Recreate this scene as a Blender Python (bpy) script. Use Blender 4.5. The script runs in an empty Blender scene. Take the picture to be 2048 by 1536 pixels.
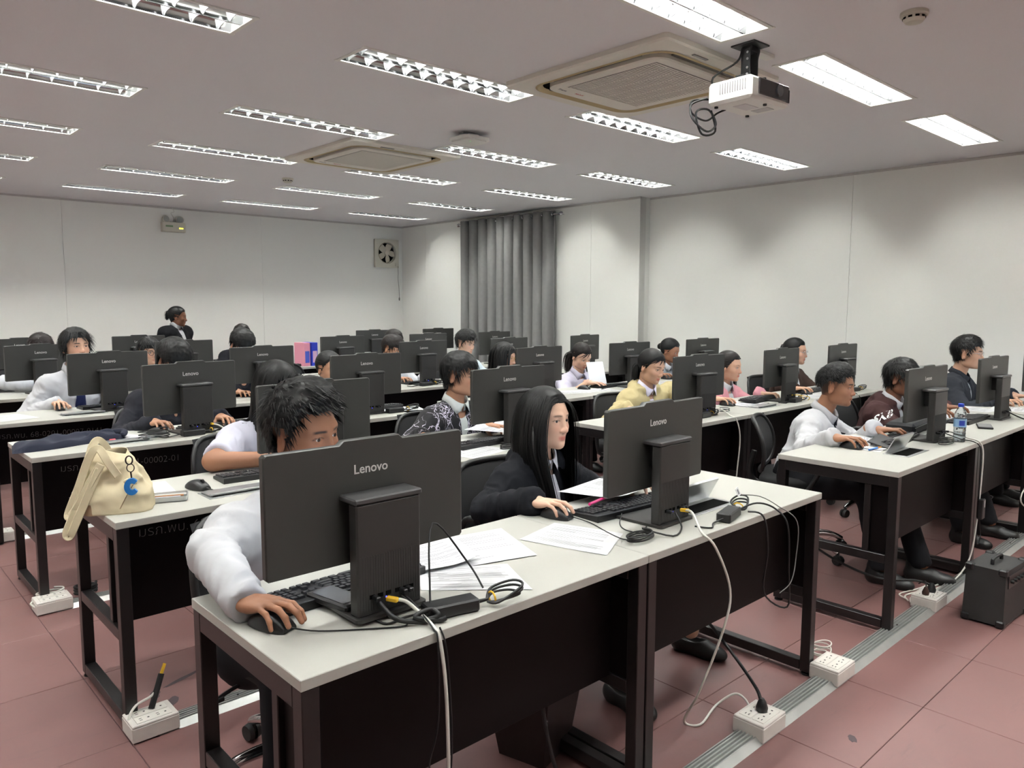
import bpy, math, random
import numpy as np
from mathutils import Vector, Matrix, Euler
from mathutils.bvhtree import BVHTree

random.seed(7); RNG = np.random.default_rng(7)
SC = bpy.context.scene
COL = SC.collection
R = math.radians

# ------------------------------------------------------------------ camera, world, exposure
CAM_H = 1.485
def setup_camera():
    f, yaw, pitch, roll = 1520.06, R(47.175), R(5.936), R(0.132)
    cy, sy, cp, sp = math.cos(yaw), math.sin(yaw), math.cos(pitch), math.sin(pitch)
    fw = Vector((cy*cp, sy*cp, -sp)); rt = Vector((sy, -cy, 0)); up = rt.cross(fw)
    r2 = math.cos(roll)*rt + math.sin(roll)*up
    u2 = -math.sin(roll)*rt + math.cos(roll)*up
    cam = bpy.data.cameras.new('camera'); cam.sensor_fit = 'HORIZONTAL'; cam.sensor_width = 36.0
    cam.lens = f/2048*36.0; cam.clip_start = 0.02
    o = bpy.data.objects.new('camera', cam); COL.objects.link(o)
    m = Matrix((r2, u2, -fw)).transposed().to_4x4(); m.translation = (0, 0, CAM_H)
    o.matrix_world = m; SC.camera = o
setup_camera()
w = bpy.data.worlds.new('world'); SC.world = w; w.use_nodes = True
w.node_tree.nodes['Background'].inputs[0].default_value = (0.8, 0.85, 0.9, 1)
w.node_tree.nodes['Background'].inputs[1].default_value = 0.25
SC.view_settings.view_transform = 'Standard'; SC.view_settings.look = 'None'
SC.view_settings.gamma = 1.0; SC.view_settings.use_curve_mapping = False
SC.view_settings.exposure = 0.98
cy_ = SC.cycles
cy_.use_light_tree = False; cy_.max_bounces = 5; cy_.diffuse_bounces = 3; cy_.glossy_bounces = 2; cy_.transmission_bounces = 5; cy_.transparent_max_bounces = 4
cy_.caustics_reflective = True; cy_.caustics_refractive = False
cy_.use_adaptive_sampling = True; cy_.adaptive_threshold = 0.04; cy_.use_denoising = True
TUBE_POWER = 66.0          # emission strength of the fluorescent tubes in the ceiling lights

# ------------------------------------------------------------------ materials
def lin(c):
    return tuple(((v/255)/12.92 if v/255 <= .04045 else ((v/255+.055)/1.055)**2.4) for v in c)
MATS = {}
def mat(name, col=(128,128,128), rough=.5, metal=0., spec=.5, noise=0., nscale=8., bump=0., bscale=200., emit=0., trans=0., alpha=1., coat=0., wave=None, sheen=0.):
    if name in MATS: return MATS[name]
    m = bpy.data.materials.new(name); m.use_nodes = True
    nt = m.node_tree; N, L = nt.nodes, nt.links
    b = N['Principled BSDF']; c = lin(col)
    b.inputs['Base Color'].default_value = (*c, 1)
    b.inputs['Roughness'].default_value = rough; b.inputs['Metallic'].default_value = metal
    b.inputs['Specular IOR Level'].default_value = spec
    if coat: b.inputs['Coat Weight'].default_value = coat
    if sheen: b.inputs['Sheen Weight'].default_value = sheen
    if trans: b.inputs['Transmission Weight'].default_value = trans; b.inputs['IOR'].default_value = 1.33
    if alpha < 1: b.inputs['Alpha'].default_value = alpha
    if emit:
        b.inputs['Emission Color'].default_value = (*c, 1); b.inputs['Emission Strength'].default_value = emit
    if noise or bump:
        g = N.new('ShaderNodeNewGeometry')
    if noise:
        n = N.new('ShaderNodeTexNoise'); n.inputs['Scale'].default_value = nscale; n.inputs['Detail'].default_value = 2
        L.new(g.outputs['Position'], n.inputs['Vector'])
        r = N.new('ShaderNodeMapRange'); r.inputs[1].default_value = .25; r.inputs[2].default_value = .75
        r.inputs[3].default_value = 1-noise; r.inputs[4].default_value = 1+noise
        L.new(n.outputs['Fac'], r.inputs[0])
        mx = N.new('ShaderNodeMix'); mx.data_type = 'RGBA'; mx.blend_type = 'MULTIPLY'; mx.inputs[0].default_value = 1
        mx.inputs[6].default_value = (*c, 1); L.new(r.outputs[0], mx.inputs[7]); L.new(mx.outputs[2], b.inputs['Base Color'])
    if bump:
        n2 = N.new('ShaderNodeTexNoise'); n2.inputs['Scale'].default_value = bscale; n2.inputs['Detail'].default_value = 3
        L.new(g.outputs['Position'], n2.inputs['Vector'])
        bp = N.new('ShaderNodeBump'); bp.inputs['Strength'].default_value = bump; bp.inputs['Distance'].default_value = .003
        L.new(n2.outputs['Fac'], bp.inputs['Height']); L.new(bp.outputs[0], b.inputs['Normal'])
    MATS[name] = m; return m

M_wall   = mat('wall_paint', (238,238,232), .7)
M_ceil   = mat('ceiling_paint', (221,219,221), .8)
M_trim   = mat('trim_paint', (196,192,188), .6)
M_white  = mat('white_plastic', (226,225,219), .45)
M_cream  = mat('cream_plastic', (205,202,188), .5)
M_top    = mat('desk_laminate', (174,173,166), .45)
M_edge   = mat('desk_edge_band', (166,163,157), .5)
M_steel  = mat('black_powder_coat', (27,24,25), .34)
M_panel  = mat('dark_laminate_panel', (13,8,9), .5, spec=.15)
M_alu    = mat('brushed_aluminium', (205,207,208), .32, metal=.9)
M_chrome = mat('chrome', (222,222,224), .1, metal=1.)
M_black  = mat('black_plastic', (24,24,26), .42)
M_rubber = mat('black_rubber', (18,18,19), .6)
M_mon    = mat('monitor_grey', (54,54,52), .45)
M_mon2   = mat('monitor_stand_grey', (46,45,44), .42)
M_logo   = mat('logo_silver', (205,203,200), .35)
M_screen = mat('screen_glow', (190,205,225), .2, emit=.9)
M_bezel  = mat('screen_bezel', (14,14,15), .3)
M_key    = mat('keycap', (34,34,37), .5)
M_wcable = mat('white_cable', (216,214,206), .5)
M_bcable = mat('black_cable', (20,20,22), .5)
M_yellow = mat('yellow_plug', (226,180,40), .45)
M_led    = mat('blue_led', (60,70,255), .4, emit=3.)
M_gled   = mat('green_led', (90,235,120), .4, emit=2.5)
M_paper  = mat('paper', (212,212,214), .7, spec=.2)
M_ink    = mat('print_ink', (132,132,136), .8, spec=.1)
M_dark   = mat('dark_void', (6,6,6), .9, spec=.1)
M_chair  = mat('chair_mesh', (30,30,32), .8)
M_chairf = mat('chair_frame', (22,22,23), .45)
M_chalk  = mat('chalk_marker', (150,150,146), .9, spec=.1)
M_curt   = mat('curtain_fabric', (128,127,126), .75, noise=.05, nscale=20)
M_wood   = mat('amp_vinyl', (38,37,37), .6, bump=.35, bscale=350)

def tile_material():
    m = bpy.data.materials.new('floor_vinyl'); m.use_nodes = True
    nt = m.node_tree; N, L = nt.nodes, nt.links; b = N['Principled BSDF']
    g = N.new('ShaderNodeNewGeometry')
    def noise(scale, det=6, rough=.6, dist=0.):
        n = N.new('ShaderNodeTexNoise'); n.inputs['Scale'].default_value = scale; n.inputs['Detail'].default_value = det
        n.inputs['Roughness'].default_value = rough; n.inputs['Distortion'].default_value = dist
        L.new(g.outputs['Position'], n.inputs['Vector']); return n
    n1 = noise(1.3, 2); n2 = noise(9, 4, .7, .8)
    r = N.new('ShaderNodeValToRGB'); e = r.color_ramp.elements
    e[0].position = .3; e[0].color = (*lin((112,81,79)), 1); e[1].position = .72; e[1].color = (*lin((132,96,93)), 1)
    a1 = N.new('ShaderNodeMath'); a1.operation = 'MULTIPLY_ADD'; a1.inputs[1].default_value = .35; L.new(n2.outputs['Fac'], a1.inputs[0])
    a2 = N.new('ShaderNodeMath'); a2.operation = 'MULTIPLY_ADD'; a2.inputs[1].default_value = .6; L.new(n1.outputs['Fac'], a2.inputs[0]); a2.inputs[2].default_value = .02
    L.new(a2.outputs[0], a1.inputs[2]); L.new(a1.outputs[0], r.inputs[0])
    # scuffs: thin, stretched pale and dark marks
    mp = N.new('ShaderNodeMapping'); mp.inputs['Scale'].default_value = (1.2, 7, 1); mp.inputs['Rotation'].default_value = (0, 0, .5); L.new(g.outputs['Position'], mp.inputs[0])
    ns = N.new('ShaderNodeTexNoise'); ns.inputs['Scale'].default_value = 2.3; ns.inputs['Detail'].default_value = 4; ns.inputs['Roughness'].default_value = .75; L.new(mp.outputs[0], ns.inputs['Vector'])
    rs = N.new('ShaderNodeMapRange'); rs.inputs[1].default_value = .6; rs.inputs[2].default_value = .75; rs.inputs[3].default_value = 0; rs.inputs[4].default_value = .4; L.new(ns.outputs['Fac'], rs.inputs[0])
    mx = N.new('ShaderNodeMix'); mx.data_type = 'RGBA'; L.new(rs.outputs[0], mx.inputs[0]); L.new(r.outputs[0], mx.inputs[6]); mx.inputs[7].default_value = (*lin((100,76,75)), 1)
    L.new(mx.outputs[2], b.inputs['Base Color'])
    rr = N.new('ShaderNodeMapRange'); rr.inputs[3].default_value = .3; rr.inputs[4].default_value = .5; L.new(n2.outputs['Fac'], rr.inputs[0]); L.new(rr.outputs[0], b.inputs['Roughness'])
    return m
M_tile = tile_material()
M_joint = mat('tile_joint', (70,50,52), .8)
# ------------------------------------------------------------------ mesh helpers
class MB:
    def __init__(s): s.v = []; s.f = []; s.m = []
    def add(s, v, f, mi=0, M=None):
        o = len(s.v)
        if M is not None: v = [tuple(M @ Vector(p)) for p in v]
        s.v.extend(tuple(map(float, p)) for p in v); s.f.extend(tuple(i+o for i in q) for q in f); s.m.extend([mi]*len(f)); return s
    def box(s, c, d, mi=0, M=None):
        x, y, z = d[0]/2, d[1]/2, d[2]/2
        v = [(c[0]+a*x, c[1]+b*y, c[2]+e*z) for a in (-1,1) for b in (-1,1) for e in (-1,1)]
        return s.add(v, [(0,1,3,2),(4,6,7,5),(0,4,5,1),(2,3,7,6),(0,2,6,4),(1,5,7,3)], mi, M)
    def bb(s, lo, hi, mi=0, M=None):
        return s.box([(a+b)/2 for a, b in zip(lo, hi)], [b-a for a, b in zip(lo, hi)], mi, M)
    def rbox(s, c, d, r=.004, mi=0, M=None):
        # chamfered box
        h = [t/2 for t in d]; r = min(r, *[t*.49 for t in h]); v = []; idx = {}
        for sx in (-1,1):
            for sy in (-1,1):
                for sz in (-1,1):
                    for k in range(3):
                        p = [sx*h[0], sy*h[1], sz*h[2]]
                        for j in range(3):
                            if j != k: p[j] -= (sx,sy,sz)[j]*r
                        idx[(sx,sy,sz,k)] = len(v); v.append([c[j]+p[j] for j in range(3)])
        f = []
        for k in range(3):
            a, b = (k+1) % 3, (k+2) % 3
            for sg in (-1,1):
                q = []
                for (sa, sb) in ((-1,-1),(1,-1),(1,1),(-1,1)):
                    t = [0,0,0]; t[k] = sg; t[a] = sa; t[b] = sb; q.append(idx[(*t, k)])
                f.append(tuple(q) if sg > 0 else tuple(q[::-1]))
        for k in range(3):
            a, b = (k+1) % 3, (k+2) % 3
            for sa in (-1,1):
                for sb in (-1,1):
                    t0 = [0,0,0]; t0[a] = sa; t0[b] = sb; t1 = list(t0); t0[k] = -1; t1[k] = 1
                    q = (idx[(*t0,a)], idx[(*t1,a)], idx[(*t1,b)], idx[(*t0,b)])
                    f.append(q if sa*sb < 0 else q[::-1])
        for sx in (-1,1):
            for sy in (-1,1):
                for sz in (-1,1):
                    q = tuple(idx[(sx,sy,sz,k)] for k in range(3)); f.append(q if sx*sy*sz > 0 else q[::-1])
        return s.add(v, f, mi, M)
    def cyl(s, p0, p1, r0, r1=None, n=12, mi=0, caps=True, M=None):
        r1 = r0 if r1 is None else r1
        p0, p1 = Vector(p0), Vector(p1); d = (p1-p0).normalized()
        a = d.orthogonal().normalized(); b = d.cross(a); v = []
        for p, r in ((p0,r0),(p1,r1)):
            for i in range(n):
                t = 2*math.pi*i/n; v.append(p + r*(math.cos(t)*a+math.sin(t)*b))
        f = [(i, (i+1) % n, n+(i+1) % n, n+i) for i in range(n)]
        if caps: f += [tuple(range(n))[::-1], tuple(range(n,2*n))]
        return s.add(v, f, mi, M)
    def tube(s, pts, r, n=8, mi=0, caps=True, M=None, sub=0):
        pts = [Vector(p) for p in pts]
        if sub: pts = smooth_path(pts, sub)
        rr = r if hasattr(r, '__len__') else [r]*len(pts)
        if len(rr) != len(pts): rr = np.interp(np.linspace(0,1,len(pts)), np.linspace(0,1,len(rr)), rr)
        T = [(pts[min(i+1,len(pts)-1)]-pts[max(i-1,0)]).normalized() for i in range(len(pts))]
        a = T[0].orthogonal().normalized(); v = []
        for i, p in enumerate(pts):
            a = (a - T[i]*a.dot(T[i])); a = a.normalized() if a.length > 1e-6 else T[i].orthogonal().normalized()
            b = T[i].cross(a)
            for k in range(n):
                t = 2*math.pi*k/n; v.append(p + float(rr[i])*(math.cos(t)*a+math.sin(t)*b))
        f = [(i*n+k, i*n+(k+1) % n, (i+1)*n+(k+1) % n, (i+1)*n+k) for i in range(len(pts)-1) for k in range(n)]
        if caps: f += [tuple(range(n))[::-1], tuple(range((len(pts)-1)*n, len(pts)*n))]
        return s.add(v, f, mi, M)
    def lathe(s, prof, n=24, mi=0, M=None, caps=True):
        v = [(r*math.cos(2*math.pi*i/n), r*math.sin(2*math.pi*i/n), z) for r, z in prof for i in range(n)]
        f = [(j*n+i, j*n+(i+1) % n, (j+1)*n+(i+1) % n, (j+1)*n+i) for j in range(len(prof)-1) for i in range(n)]
        if caps: f += [tuple(range(n))[::-1], tuple(range((len(prof)-1)*n, len(prof)*n))]
        return s.add(v, f, mi, M)
    def prism(s, poly, z0, z1, mi=0, M=None):
        n = len(poly); v = [(x,y,z0) for x,y in poly]+[(x,y,z1) for x,y in poly]
        f = [(i,(i+1) % n, n+(i+1) % n, n+i) for i in range(n)]+[tuple(range(n))[::-1], tuple(range(n,2*n))]
        return s.add(v, f, mi, M)
    def quad(s, a, b, c, d, mi=0): return s.add([a,b,c,d], [(0,1,2,3)], mi)
    def mesh(s, name, mats, smooth=30):
        me = bpy.data.meshes.new(name); me.from_pydata(s.v, [], s.f); me.update()
        for m in (mats if isinstance(mats, (list,tuple)) else [mats]): me.materials.append(m)
        if any(s.m): me.polygons.foreach_set('material_index', s.m)
        if smooth:
            me.polygons.foreach_set('use_smooth', [True]*len(me.polygons)); me.set_sharp_from_angle(angle=R(smooth))
        return me
    def build(s, name, mats, parent=None, smooth=30, **kw):
        return link(name, s.mesh(name, mats, smooth), parent, **kw)

def smooth_path(pts, sub):
    out = []; P = [pts[0]]+list(pts)+[pts[-1]]
    for i in range(1, len(P)-2):
        p0, p1, p2, p3 = P[i-1], P[i], P[i+1], P[i+2]
        for k in range(sub):
            t = k/sub
            out.append(.5*((2*p1)+(p2-p0)*t+(2*p0-5*p1+4*p2-p3)*t*t+(3*p1-p0-3*p2+p3)*t**3))
    out.append(P[-2]); return out

def link(name, me, parent=None, loc=None, rot=None, label=None, cat=None, group=None, kind=None):
    o = bpy.data.objects.new(name, me); COL.objects.link(o)
    if parent is not None: o.parent = parent
    if loc is not None: o.location = loc
    if rot is not None: o.rotation_euler = rot
    if label: o['label'] = label
    if cat: o['category'] = cat
    if group: o['group'] = group
    if kind: o['kind'] = kind
    return o
def thing(name, label, cat, loc=(0,0,0), rz=0, group=None, rot=None):
    return link(name, None, None, loc, rot or (0,0,rz), label, cat, group)
def copy_tree(o, parent=None):
    c = o.copy(); COL.objects.link(c); c.parent = parent
    for ch in list(o.children): copy_tree(ch, c)
    return c
def rrect(w, d, r, n=4):
    out = []
    for cx, cy, a0 in ((w/2-r,d/2-r,0),(-w/2+r,d/2-r,90),(-w/2+r,-d/2+r,180),(w/2-r,-d/2+r,270)):
        for k in range(n+1):
            a = R(a0+90*k/n); out.append((cx+r*math.cos(a), cy+r*math.sin(a)))
    return out
def text_mesh(s, size, mat_, extrude=.0004, name='lettering', align='CENTER', bold=0.):
    cu = bpy.data.curves.new('lettering', 'FONT'); cu.body = s; cu.size = size; cu.extrude = extrude; cu.align_x = align; cu.resolution_u = 3
    cu.offset = bold
    o = bpy.data.objects.new('lettering', cu); COL.objects.link(o)
    dg = bpy.context.evaluated_depsgraph_get(); me = bpy.data.meshes.new_from_object(o.evaluated_get(dg))
    me.name = name; me.materials.clear(); me.materials.append(mat_)
    bpy.data.objects.remove(o); bpy.data.curves.remove(cu); return me
def structure(name, mb, m, parent=None, smooth=0, label=None):
    o = mb.build(name, m, parent, smooth); 
    if parent is None: o['kind'] = 'structure'
    if label: o['label'] = label
    return o
# ------------------------------------------------------------------ room shell
CZ = 2.72
X0, X1, XJ, Y0, YJ, Y1 = -2.2, 7.28, 7.10, -2.2, 5.5, 10.27
def build_floor():
    fl = structure('floor', MB().bb((X0-.1,Y0-.1,-.12),(X1+.1,Y1+.1,-.004)), M_joint)
    px, py, gap = .559, .586, .0026
    t = MB().rbox((0,0,-.004), (px-gap, py-gap, .008), .0012).mesh('tile', M_tile, 0)
    th = np.array([math.cos(R(47.175)), math.sin(R(47.175))]); cells = []
    i0, i1 = math.ceil((X0-.715)/px-.01), math.floor((X1-.715)/px+.99)
    j0, j1 = math.ceil((Y0-.93)/py-.01), math.floor((Y1-.93)/py+.99)
    for i in range(i0-1, i1):
        for j in range(j0-1, j1):
            c = np.array([.715+px*(i+.5), .93+py*(j+.5)])
            lo = np.maximum(c-[px/2,py/2], [X0,Y0]); hi = np.minimum(c+[px/2,py/2], [X1,Y1])
            if (hi-lo).min() < .03: continue
            dep = c@th; lat = c@np.array([th[1], -th[0]])
            vis = dep > .6 and abs(lat) < dep*.75+.4
            full = (hi-lo > np.array([px,py])-.01).all()
            cells.append((0 if vis and full else 1, dep if vis else 99, c, lo, hi))
    cells.sort(key=lambda q: q[:2]); rest = MB()
    for k, (a, b, c, lo, hi) in enumerate(cells):
        if k < 290 and a == 0: link('tile', t, fl, loc=(c[0], c[1], 0))
        else: rest.box(((lo[0]+hi[0])/2,(lo[1]+hi[1])/2,-.004), (hi[0]-lo[0]-gap, hi[1]-lo[1]-gap, .008))
    o = rest.build('tile_field', M_tile, fl, 0); o['kind'] = 'stuff'
build_floor()
def scuffs():
    fl = bpy.data.objects['floor']; Ms = mat('rubber_scuff',(74,62,66),.7); rn = random.Random(3)
    for (x, y, L, W, a) in ((.885,2.96,.05,.022,70),(.915,2.86,.045,.020,60),(.86,2.90,.06,.008,75),(1.02,3.02,.12,.012,20),(2.55,1.02,.03,.018,40)):
        pts = [(L*math.cos(2*math.pi*k/14)*rn.uniform(.6,1), W*math.sin(2*math.pi*k/14)*rn.uniform(.6,1)) for k in range(14)]
        MB().prism(pts, 0, .0005).build('scuff_mark', Ms, fl, 0, loc=(x,y,.0001), rot=(0,0,R(a)))
scuffs()

LX = [(-1.36,-.18),(.34,1.52),(2.07,3.25),(3.77,4.95),(5.49,6.67)]
LY = [-.98,.48,1.94,3.41,4.88,6.27,7.69,9.1]  # rows at and behind the camera are unseen, added for the light they give
def build_ceiling():
    xs = sorted([X0-.1,X1+.1]+[v for a in LX for v in a]); ys = sorted([Y0-.1,Y1+.1]+[y+s*.13 for y in LY for s in (-1,1)])
    mb = MB()
    for i in range(len(xs)-1):
        for j in range(len(ys)-1):
            if i % 2 == 1 and j % 2 == 1: continue
            mb.bb((xs[i],ys[j],CZ),(xs[i+1],ys[j+1],CZ+.012))
    c = structure('ceiling', mb, M_ceil)
    structure('slab', MB().bb((X0-.1,Y0-.1,CZ+.2),(X1+.1,Y1+.1,CZ+.3)), M_ceil, c)
build_ceiling()

def wall_panels(name, origin, ux, length, seams, height=CZ, th=.1):
    # base wall with proud boards (2.5 mm joints); ux = direction along wall, boards face the room
    base = MB(); nx = Vector((0,0,1)).cross(Vector(ux)); o = Vector(origin); u = Vector(ux)
    M = Matrix.Identity(4)
    for k in range(3): M[k][0] = u[k]; M[k][1] = nx[k]; M[k][2] = (0,0,1)[k]; M[k][3] = o[k]
    wobj = structure(name, base.bb((0,-.001,-.1),(length,th,height+.1), 0, M), M_joint if 0 else M_trim)
    ed = [0]+list(seams)+[length]
    for a, b in zip(ed, ed[1:]):
        MB().rbox(((a+b)/2,-.0035,height/2), (b-a-.0022,.007,height+.08), .001, 0, M).build('panel', M_wall, wobj, 0)
    return wobj
wall_panels('wall_back', (X0,Y1,0), (1,0,0), XJ-X0+.2, [2.29-X0-2.45,2.29-X0,4.74-X0])
bpy.data.objects['wall_back']['label'] = 'white back wall with faint vertical board joints'
# right wall: near stretch and the stretch that stands forward behind the curtain
w1 = wall_panels('wall_right', (X1,YJ,0), (0,-1,0), YJ-Y0, [YJ-3.16,YJ-.72])
w2 = wall_panels('wall_right_far', (XJ,Y1,0), (0,-1,0), Y1-YJ, [Y1-9.62,Y1-8.0,Y1-6.24])
MB().bb((XJ,YJ,-.05),(X1+.1,YJ+.1,CZ+.05)).build('return_face', M_wall, w2, 0)
wall_panels('wall_left', (X0,Y0,0), (0,1,0), Y1-Y0, [3.5,7.,10.5])
wall_panels('wall_front', (X1,Y0,0), (-1,0,0), X1-X0, [2.4,4.8,7.2])
# a thin shadow-gap moulding where wall meets ceiling
def trim(name, a, b):
    d = Vector(b)-Vector(a); ang = math.atan2(d.y, d.x)
    o = MB().rbox((d.length/2,0,-.011), (d.length,.014,.022), .003).build(name, M_trim, None, 0, loc=(*a,CZ), rot=(0,0,ang)); o['kind'] = 'structure'
trim('trim_1', (X0,Y1-.007), (XJ,Y1-.007)); trim('trim_2', (XJ-.007,Y1), (XJ-.007,YJ-.01)); trim('trim_3', (X1-.007,YJ), (X1-.007,Y0))
for nm, a, b in (('baseboard_back',(X0,Y1-.008),(XJ,Y1-.008)),('baseboard_right',(X1-.008,YJ),(X1-.008,Y0)),('baseboard_right_far',(XJ-.008,Y1),(XJ-.008,YJ))):
    d = Vector(b)-Vector(a)
    o = MB().rbox((d.length/2,0,.05), (d.length,.014,.1), .003).build(nm, mat('baseboard_grey',(150,140,138),.5), None, 0, loc=(*a,0), rot=(0,0,math.atan2(d.y,d.x))); o['kind'] = 'structure'

# ------------------------------------------------------------------ ceiling lights
M_refl = mat('louvre_mirror', (178,179,180), .10, metal=1.)
M_blade = mat('louvre_blade', (150,151,153), .45, spec=.3)
M_house = mat('lamp_housing', (150,150,150), .5)
M_tube = mat('fluorescent_tube', (250,252,247), .5, emit=TUBE_POWER)
def make_light():
    t = thing('ceiling_light', 'x', 'ceiling light', (0,0,CZ), group='recessed louvred ceiling lights')
    L, W, D = 1.18, .26, .10
    mb = MB()
    for sy in (-1,1): mb.rbox((0,sy*(W/2+.001),-.002), (L+.03,.02,.006), .002); mb.rbox((sy*(L/2+.001),0,-.002), (.02,W+.03,.006), .002)
    mb.build('frame', M_white, t)
    mb = MB(); x, y = L/2-.001, W/2-.001
    mb.add([(-x,-y,0),(x,-y,0),(x,y,0),(-x,y,0),(-x,-y,D),(x,-y,D),(x,y,D),(-x,y,D)], [(0,1,5,4),(1,2,6,5),(2,3,7,6),(3,0,4,7),(4,5,6,7)])
    mb.build('housing', M_house, t, 0)
    # parabolic side reflectors and centre ridge
    mb = MB(); n = 6
    prof = [(.004+.022*(k/n)**1.7, .058*k/n) for k in range(n+1)]
    for sy in (-1,1):
        pts = [(sy*(W/2-a), z) for a, z in prof]
        mb.add([(s*x, p[0], p[1]) for p in pts for s in (-1,1)], [(2*k,2*k+1,2*k+3,2*k+2) for k in range(n)])
        pts = [(sy*(.003+.02*(k/n)**1.7), .058*k/n) for k in range(n+1)]
        mb.add([(s*x, p[0], p[1]) for p in pts for s in (-1,1)], [(2*k,2*k+1,2*k+3,2*k+2) for k in range(n)])
    mb.rbox((0,0,.001), (2*x,.007,.004), .001)
    mb.build('reflector', M_refl, t)
    for sy in (-1,1):
        tb = MB().cyl((-x+.03,sy*.065,.068), (x-.03,sy*.065,.068), .0135, n=8, caps=False).build('tube', M_tube, t)
        for sx in (-1,1): MB().cyl((sx*(x-.004),sy*.065,.068), (sx*(x-.03),sy*.065,.068), .015, n=10).build('tube_cap', M_alu, tb)
    bl = MB(); N = 10
    ys = [-.0575+.115*k/4 for k in range(5)]
    v = []
    for yy in ys:
        bot = .004+.012*(1-(yy/.0575)**2)      # lower edge arches up in the middle of the bay
        v += [(-.0015,yy,bot),(.0015,yy,bot),(.007,yy,.048),(-.007,yy,.048)]
    f = [(4*k+a,4*k+(a+1) % 4,4*(k+1)+(a+1) % 4,4*(k+1)+a) for k in range(4) for a in range(4)]+[(0,1,2,3),(19,18,17,16)]
    me = bl.add(v, f).mesh('blade', M_blade, 25)
    for sy in (-1,1):
        for k in range(N): link('blade', me, t, loc=(-L/2+L*(k+.5)/N, sy*.0635, 0))
    return t
ORD = ['first','second','third','fourth','fifth','sixth','seventh','eighth']
proto = make_light(); first = True
for j, y in enumerate(LY):
    for i, (a, b) in enumerate(LX):
        if y < 1.5 and i in (0,) : continue
        o = proto if first else copy_tree(proto); first = False
        o.location = ((a+b)/2, y, CZ)
        rowtxt = 'in the row nearest the back wall' if j == 7 else ('in the %s row from the back wall' % ORD[7-j])
        o['label'] = 'louvred ceiling light, %s from the right wall %s' % (ORD[4-i], rowtxt)

# ------------------------------------------------------------------ ceiling equipment
M_acw = mat('aircon_plastic', (216,211,200), .5)
M_acy = mat('aircon_yellowed', (178,160,120), .55)
def aircon(loc, label):
    t = thing('air_conditioner', label, 'air conditioner', loc, group='ceiling cassette air conditioners')
    W, D = 1.04, 1.1
    out = rrect(W, D, .03, 3); mid = rrect(.86, .92, .13, 8); mb = MB()
    def ring(pa, za, pb, zb, m):
        n = len(pa); m.add([(*p,za) for p in pa]+[(*p,zb) for p in pb], [(i,n+i,n+(i+1) % n,(i+1) % n) for i in range(n)])
    outer = rrect(W, D, .03, 8); o2 = rrect(W-.02, D-.02, .03, 8)
    ring(outer, 0, outer, -.022, mb); ring(outer, -.022, o2, -.03, mb); ring(o2, -.03, mid, -.03, mb); ring(mid, -.03, mid, -.005, mb)
    mb.build('panel', M_acw, t, 30)
    m2 = rrect(.84,.90,.125,8); m3 = rrect(.80,.86,.115,8); mb = MB(); ring(rrect(.868,.928,.132,8), -.0315, rrect(.845,.905,.126,8), -.036, mb); ring(rrect(.845,.905,.126,8), -.036, m3, -.018, mb); mb.build('air_outlet', M_acy, t, 30)
    mb = MB(); n = len(mid); mb.add([(*p,-.006) for p in mid], [tuple(range(n))]); mb.build('slot', M_dark, t, 0)
    # inner plate
    pl = rrect(.73,.79,.09,8); p2 = rrect(.71,.77,.08,8); mb = MB()
    ring(pl, -.006, pl, -.034, mb); ring(pl, -.034, p2, -.04, mb); n = len(p2); mb.add([(*p,-.04) for p in p2], [tuple(range(n))]); plate = mb.build('grille_panel', M_acw, t, 30)
    for (c, d) in (((0,.425,-.018),(.56,.05,.006)),((0,-.425,-.018),(.56,.05,.006)),((.40,0,-.018),(.05,.6,.006)),((-.40,0,-.018),(.05,.6,.006))):
        MB().rbox(c, d, .002).build('vane', mat('vane_dark',(64,58,50),.5), t)
    mb = MB(); mb.box((0,-.03,-.0402), (.60,.60,.001)); mb.build('intake', mat('intake_grey',(120,116,110),.7), plate, 0)
    mb = MB()
    for k in range(34): mb.box((0,-.32+.58*k/33,-.0415), (.59,.0095,.004))
    for k in range(7): mb.box((-.29+.58*k/6,-.03,-.0408), (.006,.59,.003))
    g = mb.build('grille', M_acw, plate, 0); g['kind'] = 'stuff'
    link('brand_mark', text_mesh('Trane', .028, M_ink), plate, loc=(-.28,.335,-.0405), rot=(R(180),0,R(180)) if 0 else (R(180),0,0))
    link('brand_print', text_mesh('RE-A-K', .022, mat('red_print',(190,70,60),.6)), plate, loc=(-.14,.335,-.0405), rot=(R(180),0,0))
    MB().rbox((-.18,-.5,-.032), (.12,.018,.004), .002).build('sensor', mat('sensor_grey',(120,116,112),.4), t)
    return t
aircon((3.47,2.705,CZ), 'white cassette air conditioner in the ceiling beside the projector')
aircon((3.57,5.58,CZ), 'white cassette air conditioner farther back near the wireless access point')

def smoke(loc, label):
    t = thing('smoke_detector', label, 'smoke detector', loc, group='smoke detectors')
    MB().lathe([(.055,0),(.056,-.012),(.052,-.018)], 28, M=None).build('base', M_cream, t)
    MB().lathe([(.044,-.018),(.043,-.03),(.034,-.042),(.02,-.046),(.001,-.046)], 28).build('chamber', M_cream, t)
    mb = MB()
    for k in range(10):
        a = 2*math.pi*k/10; mb.rbox((.0435,0,-.025), (.003,.016,.008), .0008, 0, Matrix.Rotation(a,4,'Z'))
    mb.build('vent_slots', M_dark, t)
smoke((3.53,1.31,CZ), 'cream smoke detector on the ceiling at the top right')
smoke((3.58,7.12,CZ), 'small cream smoke detector behind the far air conditioner')

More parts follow.
